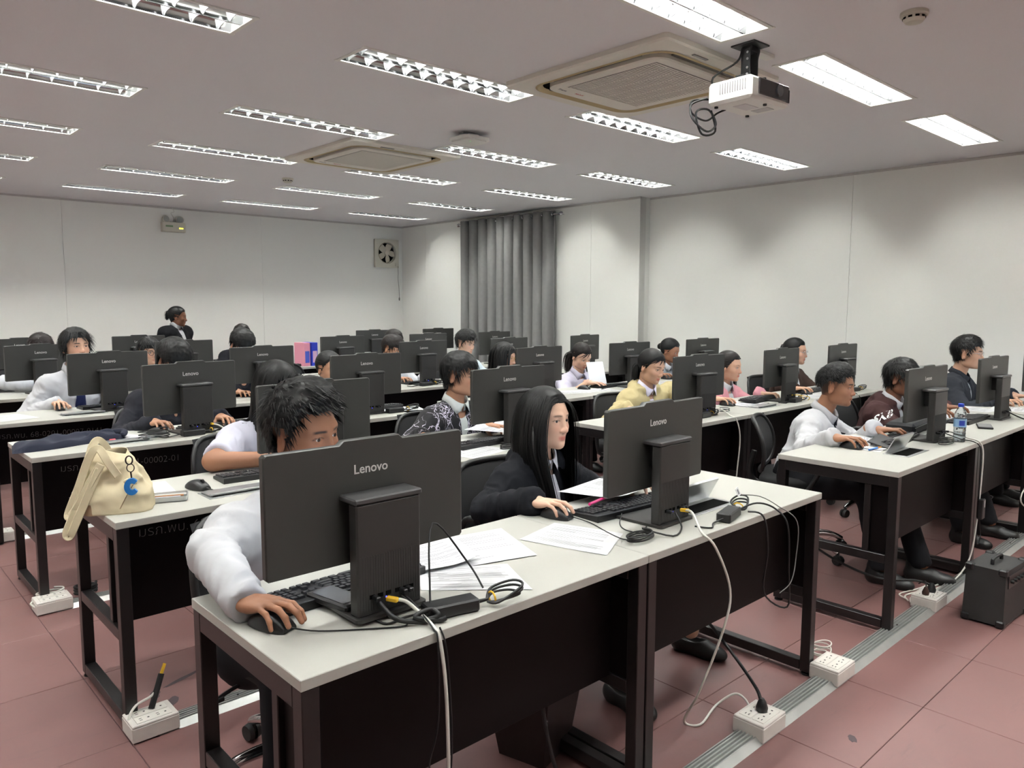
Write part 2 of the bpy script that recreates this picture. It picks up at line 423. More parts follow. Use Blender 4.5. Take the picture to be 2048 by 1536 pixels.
t = thing('access_point', 'white square wireless access point hanging below the ceiling', 'access point', (3.62,4.37,CZ))
MB().prism(rrect(.235,.235,.05,6), -.055, -.035).prism(rrect(.21,.21,.05,6), -.066, -.055).build('case', M_white, t, 40)
MB().bb((-.05,-.05,-.036),(.05,.05,-.008)).bb((-.07,-.02,-.01),(.07,.02,0)).build('bracket', M_alu, t, 0)
MB().cyl((-.03,-.05,-.0665),(-.03,-.05,-.0655),.004).build('status_light', M_gled, t)

def projector():
    t = thing('projector', 'white projector hanging from a black ceiling mount', 'projector', (3.40,2.0,CZ), rz=R(-3))
    W, D, Hh = .33, .24, .105; zc = -.235
    b = MB().rbox((0,0,zc), (W,D,Hh), .014).build('body', M_white, t)
    MB().rbox((.02,-D/2-.001,zc+.008), (.25,.012,.072), .012).build('front_window', mat('projector_smoke',(52,48,50),.25), t)
    MB().cyl((.055,-D/2-.004,zc+.008),(.055,-D/2-.016,zc+.008),.028,.026,20).build('lens', mat('lens_glass',(20,22,30),.05,coat=1.), t)
    for k in range(11): MB().rbox((-W/2-.0005,-.09+.0135*k,zc+.012), (.004,.005,.05), .001).build('vent', mat('vent_grey',(120,118,116),.6), b)
    for k in range(7): MB().rbox((W/2-.035+.0045*k,-D/2+.001,zc+.0), (.002,.008,.06), .0006).build('front_vent', mat('vent_dark',(60,58,58),.6), b)
    MB().rbox((-.02,0,zc-Hh/2-.001), (.11,.07,.003), .001).build('lamp_cover', mat('cover_grey',(206,203,203),.5), b)
    MB().rbox((.09,-.02,zc-Hh/2-.001), (.06,.09,.002), .001).build('spec_label', mat('label_grey',(190,188,186),.5), b)
    for p in ((-.13,.09),(.13,.09),(0,-.09)): MB().cyl((*p,zc-Hh/2),(*p,zc-Hh/2-.008),.009,n=10).build('foot', M_rubber, b)
    mt = MB(); mt.rbox((0,0,-.004), (.13,.13,.008), .002); mt.rbox((0,0,-.02), (.06,.05,.03), .003)
    for s in (-1,1): mt.rbox((s*.032,0,-.09), (.006,.05,.14), .002)
    mt.rbox((0,0,-.155), (.16,.05,.012), .003); mt.bb((-.008,-.01,-.19),(.008,.01,-.15))
    for s in ((-.11,.08),(.11,.08),(.0,-.09)): mt.tube([(0,0,-.16),(s[0],s[1],-.172),(s[0],s[1],-.184)], .006, 6)
    m_ = mt.build('ceiling_mount', M_black, t)
    bo = MB()
    for s in (-1,1):
        for z in (-.04,-.07,-.11,-.14): bo.cyl((s*.035,-.012,z),(s*.0395,-.012,z),.006,n=8)
    bo.build('mount_bolt', M_alu, m_)
    c = MB(); z0 = zc-.01
    c.tube([(-W/2+.01,.125,z0),(-W/2-.05,.17,z0-.03),(-W/2-.07,.15,z0-.10),(-W/2-.01,.11,z0-.16),(-W/2+.05,.10,z0-.12),(-W/2+.03,.13,z0-.05),(-W/2-.04,.15,z0-.07),(-W/2-.02,.13,z0-.17),(-W/2+.06,.11,z0-.15),(-W/2+.05,.13,z0-.05)], .005, 7, sub=6)
    c.tube([(-.12,.125,z0),(-.2,.18,z0-.01),(-.21,.17,z0-.07),(-.14,.14,z0-.10),(-.08,.12,z0-.06),(-.04,.10,z0-.04)], .0045, 7, sub=6)
    c.tube([(-.1,.12,zc+.03),(-.12,.12,zc+.09),(-.06,.03,-.08),(-.02,.03,-.012)], .005, 7, sub=5)
    c.tube([(.02,.12,zc+.03),(.05,.13,zc+.09),(.075,.03,-.09),(.07,.0,-.03),(.06,-.01,-.012)], .0055, 7, sub=5)
    c.build('cable', M_bcable, t)
    MB().rbox((.14,.02,-.010), (.14,.05,.02), .003).build('ceiling_raceway', M_white, t)
projector()

# ------------------------------------------------------------------ wall equipment
def exhaust_fan():
    t = thing('exhaust_fan', 'square cream exhaust fan on the back wall beside the curtain', 'fan', (6.78,Y1-.008,2.285))
    S = .44; mb = MB(); n = 32; c = [(.155*math.cos(2*math.pi*k/n), .155*math.sin(2*math.pi*k/n)+.01) for k in range(n)]
    sq = []
    for k in range(n):
        a = 2*math.pi*k/n; x, z = math.cos(a), math.sin(a); m = max(abs(x),abs(z)); sq.append((x/m*S/2, z/m*S/2))
    y = -.05
    mb.add([(p[0],y,p[1]) for p in sq]+[(p[0],y,p[1]) for p in c], [(i,(i+1) % n,n+(i+1) % n,n+i) for i in range(n)])
    mb.add([(p[0],y,p[1]) for p in sq]+[(p[0]*.96,0,p[1]*.96) for p in sq], [(i,n+i,n+(i+1) % n,(i+1) % n) for i in range(n)])
    mb.add([(p[0],y,p[1]) for p in c]+[(p[0],-.004,p[1]) for p in c], [(i,(i+1) % n,n+(i+1) % n,n+i) for i in range(n)])
    mb.build('frame', M_cream, t, 40)
    MB().lathe([(.165,0),(.168,.006),(.158,.008)], 32, caps=False, M=Matrix.Translation((0,-.05,.01)) @ Matrix.Rotation(R(90),4,'X')).build('rim', mat('rim_tan',(160,150,130),.5), t)
    MB().cyl((0,-.003,.01),(0,-.001,.01),.156,n=32).build('opening', M_dark, t)
    for k in range(5):
        M = Matrix.Translation((0,-.03,.01)) @ Matrix.Rotation(2*math.pi*k/5+.35,4,'Y')
        v = []
        for i in range(5):
            r = .03+.115*i/4; wd = .014+.034*math.sin(math.pi*(.12+.6*i/4))
            for s in (-1,0,1): v.append((s*wd+.012*i/4, -.012*s-.006*(s == 0), r))
        f = [(3*i+a,3*i+a+1,3*i+4+a,3*i+3+a) for i in range(4) for a in range(2)]
        o = MB().add(v, f, 0, M).build('blade', mat('fan_blade',(196,188,172),.5), t, 60)
    MB().cyl((0,-.05,.01),(0,-.01,.01),.038,.042,24).build('hub', mat('fan_hub',(206,198,184),.45), t)
    MB().rbox((.17,-.052,-.165), (.05,.01,.05), .003).build('cord_box', M_cream, t)
    MB().tube([(.20,-.05,-.19),(.205,-.05,-.3),(.20,-.05,-.4),(.215,-.05,-.52),(.22,-.05,-.7)], .0035, 6, sub=4).build('pull_cord', mat('cord_grey',(110,108,104),.7), t)
    MB().lathe([(.004,.02),(.01,0),(.009,-.03),(.003,-.035)], 10, M=Matrix.Translation((.22,-.05,-.7))).build('pull_knob', mat('cord_grey'), t)
exhaust_fan()
t = thing('emergency_light', 'cream emergency light box with two round lamps on the back wall', 'emergency light', (3.54,Y1-.008,2.465))
MB().rbox((0,-.045,0), (.29,.08,.125), .008).build('case', M_cream, t)
for s in (-1,1):
    M = Matrix.Translation((s*.085,-.05,.1)) @ Matrix.Rotation(R(80),4,'X') @ Matrix.Rotation(R(-15*s),4,'Y')
    lp = MB().lathe([(.02,-.045),(.045,-.02),(.05,.0),(.046,.004)], 20, M=M).build('lamp', M_cream, t)
    MB().lathe([(.043,.003),(.03,.009),(.002,.011)], 20, M=M).build('lens', mat('lamp_glass',(170,175,170),.15), lp)
MB().bb((.06,-.087,-.02),(.11,-.0845,-.005)).build('indicator', mat('yellow_led',(235,220,70),.4,emit=1.5), t)
MB().rbox((-.06,-.086,.01), (.09,.002,.02), .0005).build('label_plate', M_gled if 0 else mat('label_green',(120,150,110),.5), t)
MB().tube([(.0,-.03,.06),(.02,-.02,.12),(-.01,-.015,.18),(.03,-.01,.2),(.01,-.01,.25)], .004, 6, sub=5).build('power_lead', M_wcable, t)

def curtain():
    t = thing('curtain', 'grey grommet curtain hanging on the right wall', 'curtain', (6.99,7.68,0))
    y0, y1 = -.93, .93; zr = 2.62
    MB().cyl((0,y0-.09,zr),(0,y1+.06,zr),.012,n=10).build('rod', M_chrome, t)
    for y in (y0-.1,y1+.07): MB().lathe([(.002,-.03),(.022,-.018),(.028,0),(.022,.018),(.002,.03)], 14, M=Matrix.Translation((0,y,zr)) @ Matrix.Rotation(R(90),4,'X')).build('finial', M_chrome, t)
    for y in (y0-.05,y1+.03): MB().bb((0,y-.008,zr-.008),(.11,y+.008,zr+.008)).build('bracket', M_chrome, t)
    for k, (a, b, ph) in enumerate(((y0,-.02,0.),(0.0,y1,1.4))):
        n = 90; rows = 14; v = []; nf = 5.0
        for j in range(rows+1):
            z = .04+(zr+.045-.04)*j/rows; sp = 1+.10*(1-j/rows)*(.3)
            for i in range(n+1):
                s = i/n; yy = a+(b-a)*s; A = .055*(1-.25*math.sin(3*s+ph)) ; ang = 2*math.pi*nf*s+ph+.25*math.sin(5*s+ph)*(1-j/rows)
                sq = math.tanh(1.8*math.sin(ang))/math.tanh(1.8)
                v.append((A*sq*(.9+.1*j/rows)+.012*math.sin(9*s+j*.35+ph)*(1-j/rows), yy+.02*math.cos(ang)*1.2, z))
        f = [(j*(n+1)+i,j*(n+1)+i+1,(j+1)*(n+1)+i+1,(j+1)*(n+1)+i) for j in range(rows) for i in range(n)]
        fab = MB().add(v, f).build('fabric', M_curt, t, 180)
        md = fab.modifiers.new('thickness','SOLIDIFY'); md.thickness = .002
        for q in range(10):
            s = (q+.0)/10+.05; yy = a+(b-a)*s
            ring = [(.024*math.cos(2*math.pi*m/14), 0, .024*math.sin(2*math.pi*m/14)) for m in range(15)]
            MB().tube([Vector((r[0],yy,zr+r[2])) for r in ring], .005, 6).build('grommet', M_chrome, t)
curtain()
cb = thing('side_cabinet', 'small white cabinet against the right wall behind the pink-sleeved girl', 'cabinet', (7.0,4.95,0))
MB().rbox((0,0,.735), (.5,.42,.03), .004).build('top', M_top, cb)
MB().bb((-.24,-.2,.0),(-.215,.2,.72)).bb((.215,-.2,0),(.24,.2,.72)).bb((-.22,.18,0),(.22,.2,.72)).build('body', M_white, cb, 0)
MB().bb((-.215,-.17,.3),(.215,.17,.32)).build('shelf', M_panel, cb, 0)

# ------------------------------------------------------------------ floor trunking and socket boxes
M_trunk = mat('trunking_aluminium', (172,173,170), .36, metal=.55, noise=.08, nscale=12)
M_box = mat('socket_box_white', (214,208,202), .55, noise=.07, nscale=14)
M_slot = mat('socket_slot', (40,36,36), .7)
def trunking(y, xa, xb, label):
    t = thing('floor_trunking', label, 'trunking', (xa,y,0), group='floor trunking runs'); L = xb-xa
    prof = [(-.055,0),(-.032,.020)]
    for k in range(5):
        c = -.028+.014*k; prof += [(c,.020),(c+.0015,.0125),(c+.0065,.0125),(c+.008,.020)]
    prof += [(.032,.020),(.055,0)]
    n = len(prof); v = [(x,p[0],p[1]) for x in (0,L) for p in prof]
    MB().add(v, [(i,i+1,n+i+1,n+i) for i in range(n-1)]+[tuple(range(n))[::-1],tuple(range(n,2*n))]).build('cover', M_trunk, t, 20)
    mb = MB()
    for k in range(int(L/.6)): mb.cyl((.3+.6*k,0,.0165),(.3+.6*k,0,.0225),.004,n=8)
    mb.build('screw', M_steel, t)
    return t
def socket_box(x, y, label, rz=0):
    t = thing('socket_box', label, 'socket box', (x,y,0), rz, group='floor socket boxes')
    MB().rbox((0,0,.031), (.155,.118,.052), .003).build('back_box', M_box, t)
    MB().rbox((0,0,.060), (.152,.116,.010), .004).build('cover_plate', M_box, t)
    for s in (-1,1):
        MB().rbox((0,s*.0245,.0655), (.115,.044,.003), .001).build('outlet', mat('outlet_white',(226,221,214),.4), t)
    mb = MB()
    for sy in (-1,1):
        for sx in (-1,1):
            for (dx, dy, w_, h_) in ((-.012,.006,.009,.0028),(-.012,-.006,.009,.0028),(.013,0,.006,.006)):
                mb.box((sx*.028+dx, sy*.0245+dy, .0671), (w_,h_,.0006))
    mb.build('slots', M_slot, t)
    return t
# ------------------------------------------------------------------ desks
DL, DD, DH = 1.12, .575, .75
XL = [.662,.718,.745,.765,.785,.80]
YL = [1.325,2.745,4.19,5.50,6.93,8.30]
YR = [1.262,2.645,4.06,5.46,6.85,8.22]
WHO = {(0,0):'boy in the white long-sleeved shirt nearest the camera', (0,1):'girl in the black hoodie', (0,2):'boy with the narrow dark tie',
 (0,3):'boy in the brown lettered hoodie', (0,4):'man in the dark jacket at the right edge', (1,0):'girl in the white short-sleeved top',
 (1,1):'boy in the lightning-print sweatshirt', (1,2):'girl in the cream hoodie', (1,3):'girl in the pink cardigan', (1,4):'girl in the brown jacket',
 (2,0):'boy in the charcoal sweatshirt', (2,1):'student showing only an ear', (2,2):'long-haired girl in gold glasses', (2,3):'girl reading a paper',
 (2,4):'girl in the grey vest', (3,0):'boy with the wide navy tie', (3,1):'boy in the black jacket', (3,2):'student bent behind a monitor in mid-room',
 (3,3):'boy in the pale shirt before the curtain', (3,4):None, (4,0):'student in white at the left edge', (4,1):'boy in black-rimmed glasses',
 (4,2):None, (4,3):'student with only brown hair showing', (4,4):None, (5,0):None, (5,1):None, (5,2):'student at the back with only a hairline showing', (5,3):None, (5,4):None}
EMPTY = {(3,4):'the empty place in front of the curtain edge', (4,2):'the empty place beside the pink box', (4,4):'the empty place nearest the curtain',
 (5,0):'the far left empty place by the back wall', (5,1):'the empty place below the standing woman', (5,3):'the empty middle place of the back row', (5,4):'the empty last place of the back row'}
def who(k): return ('the '+WHO[k]) if WHO[k] else EMPTY[k]
def desk_pos(r, c):
    return (XL[r]+DL*c, YL[r]) if c < 2 else (3.51+DL*(c-2), YR[r])
def make_desk():
    t = thing('desk', 'x', 'desk', group='white-topped computer desks')
    MB().rbox((DL/2,DD/2,DH-.0125), (DL-.003,DD,.025), .0015).build('desktop', M_top, t, 0)
    for side in (0,1):
        x = .024 if side == 0 else DL-.024
        for y in (.022,DD-.022):
            p = MB().rbox((x,y,.37), (.04,.04,.71), .002).build('post', M_steel, t, 0)
            MB().lathe([(.02,0),(.02,.006),(.008,.008),(.006,.02)], 12, M=Matrix.Translation((x,y,0))).build('levelling_foot', M_rubber, p)
        MB().rbox((x,DD/2,.70), (.04,DD-.086,.05), .002).build('top_rail', M_steel, t, 0)
        MB().rbox((x,DD/2,.34), (.038,DD-.086,.04), .002).build('middle_rail', M_steel, t, 0)
        MB().rbox((x,DD/2,.038), (.04,DD-.086,.04), .002).build('bottom_rail', M_steel, t, 0)
        MB().rbox((x,.135,.517), (.03,.028,.314), .002).build('inner_post', M_steel, t, 0)
        MB().rbox((x+(.006 if side == 0 else -.006),.082,.517), (.014,.076,.312), .001).build('side_panel', M_panel, t, 0)
    MB().rbox((DL/2,.112,.535), (DL-.09,.016,.36), .0015).build('modesty_panel', M_panel, t, 0)
    MB().rbox((DL/2,DD-.1,.705), (DL-.09,.03,.035), .002).build('cross_rail', M_steel, t, 0)
    return t
dproto = make_desk(); DESKS = {}
for r in range(6):
    for c in range(5):
        o = dproto if not DESKS else copy_tree(dproto)
        x, y = desk_pos(r, c); o.location = (x, y, 0); DESKS[(r,c)] = o
        o['label'] = 'white-topped black-framed desk of '+who((r,c))
# cable flaps: aluminium ports in the desk tops
def cable_flap(key, x, y, opened, label=None):
    d = DESKS[key]; lx, ly = x-d.location.x, y-d.location.y
    p = MB(); z = DH
    p.rbox((lx,ly,z+.0012), (.27,.125,.003), .001); fr = p.build('cable_port', M_alu, d, 0)
    MB().box((lx,ly-.01,z+.0031), (.235,.07,.001)).build('cable_slot', M_dark, fr, 0)
    a = R(62) if opened else R(0)
    M = Matrix.Translation((lx,ly+.05,z+.004)) @ Matrix.Rotation(-a,4,'X')
    MB().rbox((0,-.045,.003), (.25,.09,.005), .001, 0, M).rbox((0,-.086,.006), (.25,.008,.010), .001, 0, M).build('cable_lid', M_alu, fr, 0)
cable_flap((0,1), 2.37, 1.53, True); cable_flap((0,2), 4.03, 1.42, True); cable_flap((1,0), 1.21, 2.90, False); cable_flap((2,0), 1.20, 4.36, False)
cable_flap((0,0), 1.50, 1.40, False) if 0 else None
cable_flap((3,0), 1.33, 5.68, False); cable_flap((1,3), 5.1, 2.8, False)
# ink/chalk inventory codes on the modesty panels
def panel_code(key, s, x, z, size):
    d = DESKS[key]; me = text_mesh(s, size, M_chalk, .0002, 'inventory_code', 'LEFT', -.0012*size/.05)
    link('inventory_code', me, d, loc=(x,.1035,z), rot=(R(90),R(2),0))
panel_code((1,0), 'มรภ.พบ. 68-0201', .10, .655, .052)
panel_code((2,0), 'มรภ.พบ. 68 - 0201-00002-01', .14, .645, .05)
panel_code((3,0), 'มรภ.พบ. 68-0201-00007-0141', .05, .645, .05)
panel_code((0,0), '0201', .62, .44, .001) if 0 else None

# ------------------------------------------------------------------ monitors
LOGO = text_mesh('Lenovo', .0315, M_logo, .0003, 'logo', 'CENTER', .0004)
M_ribs = mat('stand_ribs', (48,47,48), .45)  # own plastic grey of the vent ribs on the stand
def make_monitor():
    t = thing('computer_monitor', 'x', 'monitor', group='grey desktop monitors on the desks')
    hw, z0, z1, b, bw = .2725, .118, .402, .010, .076
    prof = [(-hw+.006,z0),(hw-.006,z0),(hw,z0+.006),(hw,z1-.006),(hw-.006,z1),(bw+.012,z1),(bw,z1+b),(-bw,z1+b),(-bw-.012,z1),(-hw+.006,z1),(-hw,z1-.006),(-hw,z0+.006)]
    Mx = Matrix(((1,0,0,0),(0,0,-1,0),(0,1,0,0),(0,0,0,1)))    # (x,y,z)->(x,-z,y)
    inner = [(x*.988, (z0+z1)/2+(z-(z0+z1)/2)*.988) for x, z in prof]
    n = len(prof); mb = MB()
    v = [(x,.019,z) for x, z in prof]+[(x,.003,z) for x, z in prof]+[(x,0,z) for x, z in inner]
    f = [(i,n+i,n+(i+1) % n,(i+1) % n) for i in range(n)]+[(n+i,2*n+i,2*n+(i+1) % n,n+(i+1) % n) for i in range(n)]+[tuple(range(2*n,3*n)),tuple(range(n))[::-1]]
    f = [q[::-1] for q in f]
    shell = mb.add(v, f).build('back_shell', M_mon, t, 40)
    link('logo', LOGO, shell, loc=(-.004,-.0003,.330), rot=(R(90),0,0))
    sc = MB().rbox((0,.020,(z0+z1)/2+.004), (2*hw-.012,.003,z1-z0-.02), .001).build('bezel', M_bezel, t, 0)
    MB().box((0,.0218,(z0+z1)/2+.006), (2*hw-.024,.0006,z1-z0-.036)).build('screen', M_screen, sc, 0)
    MB().prism(rrect(.195,.20,.012,4), 0, .009, M=Matrix.Translation((0,.015,.001))).build('base_plate', M_mon2, t, 40)
    col = MB().rbox((0,-.053,.141), (.176,.036,.266), .004).build('stand_column', M_mon2, t)
    rb = MB()
    for k in range(24): rb.box((-.08+.16*k/23,-.0712,.085), (.0022,.0008,.13))
    q = rb.build('vent_ribs', M_ribs, col, 0); q['kind'] = 'stuff'
    MB().rbox((0,-.037,.281), (.185,.074,.014), .004).build('stand_cap', mat('stand_cap',(66,65,66),.35), t)
    MB().rbox((0,-.012,.23), (.10,.05,.08), .004).build('mount_arm', M_black, t)
    pt = MB()
    for k, x in enumerate((-.05,-.028,-.006,.02,.042,.058)): pt.rbox((x,-.0715,.052), (.014,.002,.010), .0005)
    pt.build('ports', M_dark, col, 0)
    for x, c in ((-.045,M_black),(.03,M_black),(.047,M_black)):
        MB().rbox((x,-.081,.05), (.013,.022,.011), .002).build('plug', c, col)
    MB().box((-.012,-.0716,.043), (.003,.0012,.003)).build('status_light', M_led, col, 0)
    return t
mproto = make_monitor(); MONS = {}
#  (row, col): panel centre x, panel y offset from desk front, yaw, extra height
MON = {(0,0):(.972,.215,-.6,.008),(0,1):(2.112,.215,1.0,0),(0,2):(4.50,.228,-1.5,0),(0,3):(5.70,.228,-1.3,0),(0,4):(6.72,.228,0,0),
 (1,0):(1.61,.24,1.75,0),(1,1):(2.755,.24,2.0,0),(1,2):(4.385,.225,-3.2,0),(1,3):(5.51,.225,1.2,0),(1,4):(6.58,.225,.5,0),
 (2,0):(1.60,.24,6.5,0),(2,1):(2.77,.24,-.5,0),(2,2):(4.285,.23,4,0),(2,3):(5.435,.23,-1.75,0),(2,4):(6.60,.23,-1.5,0),
 (3,0):(1.53,.27,10,0),(3,1):(2.65,.27,4,0),(3,2):(4.17,.23,1.75,0),(3,3):(5.245,.23,4.5,0),(3,4):(6.40,.23,7.5,-.01),
 (4,0):(1.40,.26,13,0),(4,1):(2.55,.26,7,0),(4,2):(4.175,.29,4,0),(4,3):(5.30,.29,3.2,-.01),(4,4):(6.33,.29,4,0),
 (5,0):(1.5,.29,12,0),(5,1):(2.58,.29,6.5,0),(5,3):(5.50,.37,-3.5,-.012),(5,4):(6.55,.37,1.5,-.015)}
for k, (x, dy, yaw, dz) in MON.items():
    o = mproto if not MONS else copy_tree(mproto); MONS[k] = o
    o.location = (x, desk_pos(*k)[1]+dy, DH+dz if dz > 0 else DH); o.rotation_euler = (0,0,R(yaw))
    o['label'] = 'grey monitor seen from behind, of '+who(k)
# ------------------------------------------------------------------ keyboards and mice
KEYROWS = [[1]*15+[0]*0, [1]*13+[2], [1.5]+[1]*12+[1.5], [1.8]+[1]*11+[2.2], [2.3]+[1]*10+[2.7], [1.3,1.2,1.2,6.2,1.2,1.2,1.3]]
def key_layout():
    out = []; u = .0183
    for r, row in enumerate(KEYROWS):
        tot = sum(row); x = 0
        for w_ in row:
            w2 = w_*15/tot*u; out.append((x+w2/2, r, w2)); x += w2
    x0 = 15*u+.006
    for r in range(6):
        for k in range(3):
            if r == 4 and k != 1: continue
            if r == 3: continue
            out.append((x0+u*(k+.5), r, u))
    x1 = x0+3*u+.006
    for r in range(1,6):
        for k in range(4): out.append((x1+u*(k+.5), r, u))
    W = x1+4*u
    return [(x-W/2, .052-.0205*r, w2) for x, r, w2 in out], W
KL, KW = key_layout()
def keyboard(loc, rz, label, fine=False):
    t = thing('keyboard', label, 'keyboard', loc, rz, group='black keyboards')
    # case: wedge, higher at the far edge (towards the monitor = local +y)
    hx, y0, y1 = KW/2+.006, -.066, .07
    v = [(-hx,y0,0),(hx,y0,0),(hx,y1,0),(-hx,y1,0),(-hx,y0,.010),(hx,y0,.010),(hx,y1,.022),(-hx,y1,.022)]
    v2 = [(a*.985, b*.97, c+.002) for a, b, c in v[4:]]
    MB().add(v+v2, [(3,2,1,0),(0,1,5,4),(1,2,6,5),(2,3,7,6),(3,0,4,7),(4,5,9,8),(5,6,10,9),(6,7,11,10),(7,4,8,11),(8,9,10,11)]).build('case', M_black, t, 25)
    zt = lambda y: .0125+(y-y0)/(y1-y0)*.012
    if fine:
        cache = {}
        for x, y, w_ in KL:
            kk = round(w_,4)
            if kk not in cache:
                a, b, h = w_/2-.0012, .0088, .006
                cache[kk] = MB().add([(-a,-b,0),(a,-b,0),(a,b,0),(-a,b,0),(-a*.82,-b*.8,h),(a*.82,-b*.8,h),(a*.82,b*.85,h),(-a*.82,b*.85,h)], [(0,1,5,4),(1,2,6,5),(2,3,7,6),(3,0,4,7),(4,5,6,7)]).mesh('key', M_key, 0)
            link('key', cache[kk], t, loc=(x,y,zt(y)), rot=(R(5),0,0))
    else:
        key = 'keys_mesh'
        if key not in bpy.data.meshes:
            mb = MB()
            for x, y, w_ in KL:
                a, b, h = w_/2-.0012, .0088, .006
                mb.add([(-a,-b,0),(a,-b,0),(a,b,0),(-a,b,0),(-a*.82,-b*.8,h),(a*.82,-b*.8,h),(a*.82,b*.85,h),(-a*.82,b*.85,h)], [(0,1,5,4),(1,2,6,5),(2,3,7,6),(3,0,4,7),(4,5,6,7)], 0, Matrix.Translation((x,y,zt(y))))
            mb.mesh(key, M_key, 0)
        k = link('keys', bpy.data.meshes[key], t); k['kind'] = 'stuff'
    return t
def mouse_mesh():
    mb = MB(); n = 16; rows = []
    for i in range(11):
        t = i/10; y = -.055+.11*t; wd = .031*math.sin(math.pi*(.16+.70*t))**.55*(1 if t < .5 else 1.0); h = .037*math.sin(math.pi*(.10+.78*t))**.8
        rows.append((y, max(wd,.012), max(h,.010)))
    v = []
    for y, wd, h in rows:
        for k in range(n+1):
            a = math.pi*k/n; v.append((wd*math.copysign(abs(math.cos(a))**.7, math.cos(a)), y, .002+h*math.sin(a)**.75))
    f = [(i*(n+1)+k,i*(n+1)+k+1,(i+1)*(n+1)+k+1,(i+1)*(n+1)+k) for i in range(10) for k in range(n)]
    f += [tuple(range(n+1))[::-1], tuple(range(10*(n+1),11*(n+1)))]+[(i*(n+1),(i+1)*(n+1),(i+1)*(n+1)+n,i*(n+1)+n) for i in range(10)]
    return mb.add([(p[0],-p[1],p[2]) for p in v], [q[::-1] for q in f]).mesh('shell', M_black, 60)
MOUSE = mouse_mesh()
WHEEL = MB().cyl((-.004,0,0),(.004,0,0),.009,n=14).mesh('wheel', M_rubber, 30)
SEAM = MB().box((0,.036,.0395), (.001,.03,.001)).mesh('button_split', M_dark, 0)
def mouse(x, y, rz, label, cable=None):
    t = thing('mouse', label, 'mouse', (x,y,DH), rz, group='black computer mice')
    link('shell', MOUSE, t); link('wheel', WHEEL, t, loc=(0,.030,.034))
    if cable:
        M = (Matrix.Translation((x,y,DH)) @ Matrix.Rotation(rz,4,'Z')).inverted()
        MB().tube([M @ Vector(p) for p in cable], .0018, 6, sub=5).build('cable', M_bcable, t)
    return t
# ------------------------------------------------------------------ chairs
def make_chair():
    t = thing('office_chair', 'x', 'office chair', group='black office chairs')
    # local: occupant faces -y ; seat centre at origin
    mb = MB(); n = 28; pr = rrect(.47,.45,.09,6); n = len(pr)
    lv = [(.40,.9),(.42,.985),(.455,1.0),(.472,.97),(.48,.86)]
    v = [(x*s,y*s,z+.012*(y/.22)**2*(1 if z > .45 else 0)) for z, s in lv for x, y in pr]
    f = [(j*n+i,j*n+(i+1) % n,(j+1)*n+(i+1) % n,(j+1)*n+i) for j in range(4) for i in range(n)]+[tuple(range(n))[::-1],tuple(range(4*n,5*n))]
    MB().add(v, f).build('seat', mat('seat_fabric',(22,22,24),.85), t, 50)
    MB().prism(rrect(.40,.38,.08,5), .385, .402).build('seat_pan', M_chairf, t, 40)
    # back: rounded frame around tensioned mesh
    def bp(u, w_):      # u -1..1 lateral, w 0..1 height
        hw = .205+.03*math.sin(math.pi*min(1,w_*1.1)); return Vector((u*hw, .235+.05*w_-.045*math.sin(math.pi*w_)*.8+.03*u*u*-1, .50+.31*w_))
    loop = []
    for k in range(40):
        a = 2*math.pi*k/40; cx, cz = math.cos(a), math.sin(a); m = (abs(cx)**5+abs(cz)**5)**(1/5)
        loop.append(bp(cx/m, .5+.5*cz/m))
    MB().tube(loop+[loop[0]], .013, 8, caps=False).build('back_frame', M_chairf, t, 60)
    g = [[bp(-1+2*i/8, j/10) for i in range(9)] for j in range(11)]
    back = MB().add([p for rw in g for p in rw], [(j*9+i,j*9+i+1,(j+1)*9+i+1,(j+1)*9+i) for j in range(10) for i in range(8)]).build('back_mesh', M_chair, t, 180)
    MB().tube([(0,.10,.385),(0,.25,.40),(0,.30,.47),(0,.275,.60)], [.022,.022,.02,.016], 8, sub=5).build('back_bracket', M_chairf, t, 60)
    for s in (-1,1):
        MB().tube([(s*.20,.08,.40),(s*.275,.08,.41),(s*.285,.10,.52),(s*.28,.06,.635),(s*.275,-.08,.64),(s*.28,-.13,.60),(s*.285,-.06,.45),(s*.24,-.02,.40)], .014, 8, sub=5).build('armrest', M_chairf, t, 60)
    MB().tube([(-.15,0,.385),(-.25,-.01,.38),(-.30,-.015,.372)], .006, 6, sub=3).rbox((-.31,-.015,.37), (.06,.025,.012), .004).build('lever', M_black, t)
    MB().rbox((0,0,.365), (.16,.2,.035), .008).build('tilt_mechanism', M_chairf, t)
    MB().cyl((0,0,.10),(0,0,.24),.028,n=16).cyl((0,0,.22),(0,0,.36),.015,n=12).build('gas_lift', M_black, t)
    MB().lathe([(.035,.07),(.045,.085),(.04,.115),(.028,.12)], 18).build('hub', M_chrome, t)
    for k in range(5):
        M = Matrix.Rotation(2*math.pi*k/5+.3,4,'Z')
        arc = [(.03,0,.10),(.12,0,.112),(.21,0,.10),(.285,0,.068)]
        lg = MB().tube([M @ Vector(p) for p in arc], [.022,.021,.018,.014], 10, sub=5).build('base_leg', M_chrome, t, 60)
        cs = MB()
        for s in (-1,1): cs.cyl((.285,s*.006,.03),(.285,s*.022,.03),.03,.026,16,0,True,M)
        cs.cyl((.285,0,.03),(.285,0,.068),.007,n=8,M=M); cs.rbox((.285,0,.045), (.035,.012,.03), .004, 0, M)
        cs.build('caster', M_rubber, lg)
    return t
cproto = make_chair(); CH = []
def chair(x, y, rz, label, dz=0.):
    o = cproto if not CH else copy_tree(cproto); CH.append(o)
    o.location = (x,y,0); o.rotation_euler = (0,0,rz); o['label'] = label
    return o
